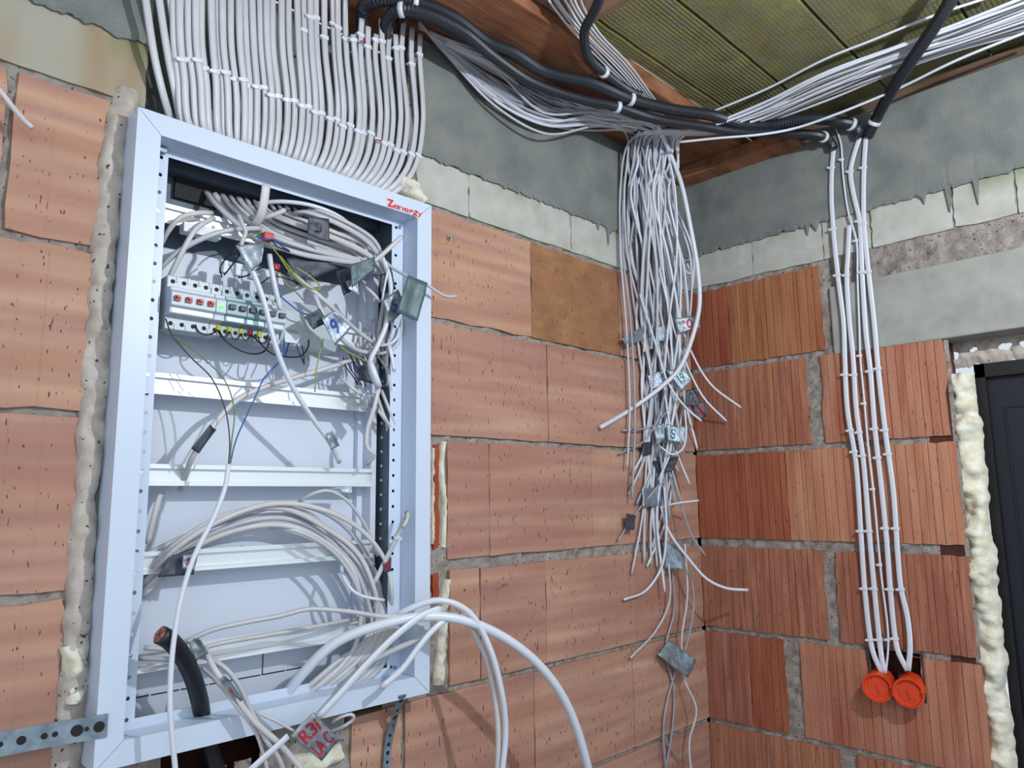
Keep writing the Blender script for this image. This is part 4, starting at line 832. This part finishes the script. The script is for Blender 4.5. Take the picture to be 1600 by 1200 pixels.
# ------------------------------------------------------------------ tapes
def tape(C4, m, label, text=None, ink='ink', crump=.0022, size=.7, rot=0, up=None, curl=.004):
    """four corners (tl, tr, br, bl) -> slightly crumpled flag with thickness; optional handwriting that follows it"""
    C4 = [V(c) for c in C4]; n = 8; sd = random.random()*90
    nrm = (C4[1]-C4[0]).cross(C4[3]-C4[0]).normalized()
    if nrm.dot(CAM-C4[0]) < 0: nrm = -nrm
    def S_(u, v):
        p = C4[0]*(1-u)*(1-v)+C4[1]*u*(1-v)+C4[2]*u*v+C4[3]*(1-u)*v
        return p + nrm*(crump*noise.noise(V((u*2.6, v*2.6, sd)))*1.6 + curl*(u-.5)**2*2)
    vs = [S_(i/n, j/n) for i in range(n+1) for j in range(n+1)]
    fs = [(i*(n+1)+j, (i+1)*(n+1)+j, (i+1)*(n+1)+j+1, i*(n+1)+j+1) for i in range(n) for j in range(n)]
    o = mk('tape_label', vs, fs, MT[m], None, True); tag(o, label, 'tape')
    sl = o.modifiers.new('s', 'SOLIDIFY'); sl.thickness = .0008; sl.offset = 0
    if text:
        for k, line in enumerate(text.split('\n')):
            tv, tf = text_mesh(line, 1.0, 0, .018, font_shear=.15)
            x0 = min(v.x for v in tv); x1 = max(v.x for v in tv); y0 = min(v.y for v in tv); y1 = max(v.y for v in tv); nl = len(text.split('\n'))
            sx = min(size/(x1-x0), size*.9/nl/(y1-y0)*(C4[3]-C4[0]).length/max(1e-4, (C4[1]-C4[0]).length)*1.0)
            sx = size/(x1-x0) if (x1-x0) > .9 else size*.62/(x1-x0); sy = size/nl*.85/(y1-y0)
            out = []
            for v in tv:
                u = .5+(v.x-(x0+x1)/2)*sx; w_ = (k+.5)/nl*(size+.1)+(1-size-.1)/2-(v.y-(y0+y1)/2)*sy
                if rot: a_ = rot; du, dv = u-.5, w_-.5; u = .5+du*cos(a_)-dv*sin(a_); w_ = .5+du*sin(a_)+dv*cos(a_)
                out.append(S_(u, w_)+nrm*.0013)
            mk('writing', out, tf, MT[ink], o)
    return o
random.seed(8)
def TA(off, pts): return [pa(x, y, off+(.006 if i in (1, 2) else 0)) for i, (x, y) in enumerate(pts)]
def TK(k, pts): return [hit(x, y, .02, k) for x, y in pts]
tape(TA(.012, ((446, 404), (500, 396), (528, 420), (462, 446))), 'taped', 'large dark tape fold behind the yellow-green wire loop')
tape(TA(.02, ((524, 424), (548, 418), (560, 450), (536, 462))), 'taped', 'dark folded tape left of the crumpled green-grey tape')
tape(TA(.078, ((502, 497), (521, 485), (549, 512), (523, 541))), 'tapeb', 'shiny foil tape flag marked with a blue 9 in front of the breaker row', '9', 'blue', size=.62, rot=-.25)
tape(TA(.062, ((474, 496), (499, 482), (511, 504), (489, 515))), 'taped', 'dark tape piece tucked behind the blue marked flag')
tape(TA(.070, ((368, 384), (412, 378), (408, 410), (394, 424))), 'tape', 'grey tape wedge hanging above the breakers')
tape(TA(.055, ((481, 338), (514, 342), (514, 379), (480, 366))), 'taped', 'dark tape flag with faint blue writing on the upper cable sweep', 'D', 'ink', size=.6)
tape(TA(.060, ((546, 414), (584, 402), (586, 420), (549, 450))), 'tapegreen', 'crumpled green-grey tape around the cable ends at upper right')
tape(TA(.085, ((637, 430), (668, 442), (652, 502), (619, 488))), 'tapegreen', 'large green-grey tape hanging over the right frame')
tape(TA(.055, ((598, 470), (622, 452), (634, 482), (610, 506))), 'tape', 'grey tape with a blue 5 beside the right flange', '5', 'blue', size=.55)
tape(TA(.03, ((540, 440), (556, 432), (562, 462), (544, 452))), 'tape', 'small grey tape scrap left of the crumpled green-grey tape')
tape(TA(.03, ((588, 430), (612, 424), (618, 452), (596, 462))), 'taped', 'dark tape scrap with scribble behind the tall white cable', 'R', 'ink', size=.6)
tape(TA(.015, ((556, 572), (592, 568), (592, 602), (560, 594))), 'taped', 'dark blue tape in the tangle above the third rail')
tape(TA(.02, ((562, 622), (574, 608), (592, 640), (580, 654))), 'tapeb', 'small shiny foil scrap at the right end of the third rail')
tape(TA(.038, ((508, 678), (520, 673), (530, 696), (517, 703))), 'tape', 'grey tape on the long white cable above the fourth rail')
tape(TA(.028, ((328, 664), (338, 672), (311, 709), (299, 701))), 'taped', 'dark ribbed tape on the pale slanting cable above the fourth rail')
tape(TA(-.01, ((514, 762), (552, 760), (548, 777), (530, 776))), 'tapeb', 'crumpled foil strip stuck under the fourth rail')
tape(TA(.0, ((262, 872), (312, 850), (302, 898), (246, 902))), 'taped', 'dark tape bundle at the left under the big loop')
tape(TA(.015, ((286, 867), (305, 865), (304, 891), (284, 889))), 'tapeb', 'small pale tag with a red cross at the left under the big loop', 'x', 'red', size=.7)
tape(TA(.062, ((292, 1000), (312, 996), (326, 1020), (307, 1032))), 'tape', 'grey tape beside the thick black cable')
tape(TA(.088, ((343, 1060), (353, 1055), (380, 1092), (372, 1100))), 'tape', 'slim tape around the cable crossing the frame bottom', '.', 'red', size=.3)
tape(TA(.098, ((453, 1150), (489, 1112), (530, 1156), (501, 1188))), 'tape', 'large grey tape with red handwriting at the bottom of the cabinet', 'R3i\nLA C', 'red', size=.8)
tape(TA(.02, ((596, 872), (611, 870), (610, 892), (600, 896))), 'taped', 'dark tape with pink writing behind the hooked cable end', 'S8', 'red', size=.7)
# corner
for C4, m, lb, tx, ik, k in (
 (((971, 530), (1011, 505), (1016, 527), (978, 542)), 'tape', 'blank silver tape wrapped at the left edge of the corner bundle', None, None, .2),
 (((1021, 511), (1052, 504), (1050, 531), (1030, 534)), 'tapeb', 'blank shiny tape in the middle of the corner bundle left of the 10', None, None, .27),
 (((1053, 498), (1089, 492), (1094, 512), (1060, 522)), 'tape', 'silver tape reading 10 in red on the corner bundle', '10', 'red', .3),
 (((1005, 550), (1022, 544), (1027, 572), (1010, 577)), 'taped', 'dark square patch under the silver tapes in the corner bundle', None, None, .22),
 (((1012, 587), (1037, 577), (1042, 602), (1015, 610)), 'tapeb', 'crumpled foil tape left of the green marked one', None, None, .27),
 (((1040, 578), (1072, 579), (1080, 592), (1066, 614)), 'tapeb', 'foil tape reading 19 in green on the corner bundle', '19', 'green', .3),
 (((1072, 610), (1091, 605), (1091, 635), (1072, 635)), 'taped', 'dark tape reading D1 at the right of the corner bundle', 'D1', 'ink', .24),
 (((1075, 630), (1101, 627), (1104, 650), (1093, 659)), 'taped', 'dark tape reading 24 in red at the right of the corner bundle', '24', 'red', .2),
 (((1019, 667), (1037, 660), (1040, 685), (1027, 696)), 'tape', 'grey foil tape left of the tag reading S', None, None, .28),
 (((1041, 662), (1061, 667), (1062, 692), (1043, 690)), 'tapeb', 'bright foil tag reading S in green', 'S', 'green', .3),
 (((1060, 664), (1075, 667), (1073, 694), (1060, 694)), 'tape', 'narrow grey tape right of the tag reading S', None, None, .24),
 (((1020, 720), (1060, 712), (1052, 735), (1030, 741)), 'taped', 'dark tape reading D1 below the green marked tags', 'D1', 'ink', .24),
 (((1004, 692), (1016, 690), (1018, 709), (1005, 713)), 'taped', 'small blue-grey tape scrap at the left of the bundle', None, None, .24),
 (((1003, 763), (1034, 761), (1033, 790), (1003, 793)), 'tapeb', 'square foil tape just above the wide mortar joint', None, None, .26),
 (((1038, 842), (1068, 866), (1068, 891), (1038, 889)), 'tape', 'grey tape hanging over the wide mortar joint', None, None, .24),
 (((1044, 1000), (1088, 1031), (1074, 1060), (1027, 1023)), 'tape', 'lowest grey tape of the corner bundle hanging askew', None, None, .22),
 (((977, 802), (992, 805), (990, 828), (979, 828)), 'taped', 'small dark tape at the left near the wide mortar joint', None, None, .18),
 (((1067, 412), (1079, 406), (1086, 430), (1070, 430)), 'tape', 'small grey plate high in the corner behind the strands', None, None, .1),
): tape(TK(k, C4), m, lb, tx, ik or 'ink', size=.72)

# ------------------------------------------------------------------ perforated straps
def strap(pts, w_, label, holes, n=(0, -1, 0)):
    P = spline(pts, .004); fr = frames(P, n); g = G(); L = len(P); vs = []
    o_ = [p for p in P]
    v, f, _ = tube_geo(P, w_, .002, 4, n)
    # rectangular section instead of the lozenge
    vs = []
    for p, (t, b, nn) in zip(P, fr): vs += [p+b*w_/2+nn*.0009, p-b*w_/2+nn*.0009, p-b*w_/2-nn*.0009, p+b*w_/2-nn*.0009]
    fs = []
    for i in range(L-1):
        for j in range(4): k = (j+1) % 4; fs.append((i*4+j, (i+1)*4+j, (i+1)*4+k, i*4+k))
    fs += [(0, 1, 2, 3), (L*4-1, L*4-2, L*4-3, L*4-4)]
    o = mk('perforated_strap', vs, fs, MT['zinc'], None, False); tag(o, label, 'metal strap')
    for q, r in holes:
        i = int(q*(L-1)); t, b, nn = fr[i]; g = G(); g.cyl(P[i]+nn*.0005, nn, r, .0008, 14); g.mk('punched_hole', MT['hole'], o)
    return o
strap([pa(-40, 1171, .03), pa(0, 1163, .035), pa(80, 1148, .045), pa(140, 1138, .055), pa(168, 1133, .058)], .030, 'perforated zinc strap across the foam at the lower left of the cabinet', [(.06, .005), (.2, .0035), (.36, .0055), (.5, .004), (.60, .0035), (.76, .0075), (.84, .003), (.93, .007)])
strap([pa(629, 1086, .058), pa(622, 1105, .045), pa(614, 1130, .02), pa(607, 1160, .012), pa(603, 1225, .012)], .0165, 'bent perforated zinc strap hanging from the lower right corner of the cabinet', [(.08, .0045), (.2, .003), (.32, .005), (.44, .002), (.55, .003), (.64, .0035), (.72, .0038), (.82, .003), (.92, .003)])
# wall plug hole in the brick right of the logo
g = G(); g.cyl(pa(702, 372, .0035), (0, -1, 0), .0055, .0012, 14); o = g.mk('drill_rim', MT['lintel'], wallA)
g = G(); g.cyl(pa(702, 372, .0045), (0, -1, 0), .0028, .0008, 12); g.mk('drill_hole', MT['hole'], wallA)
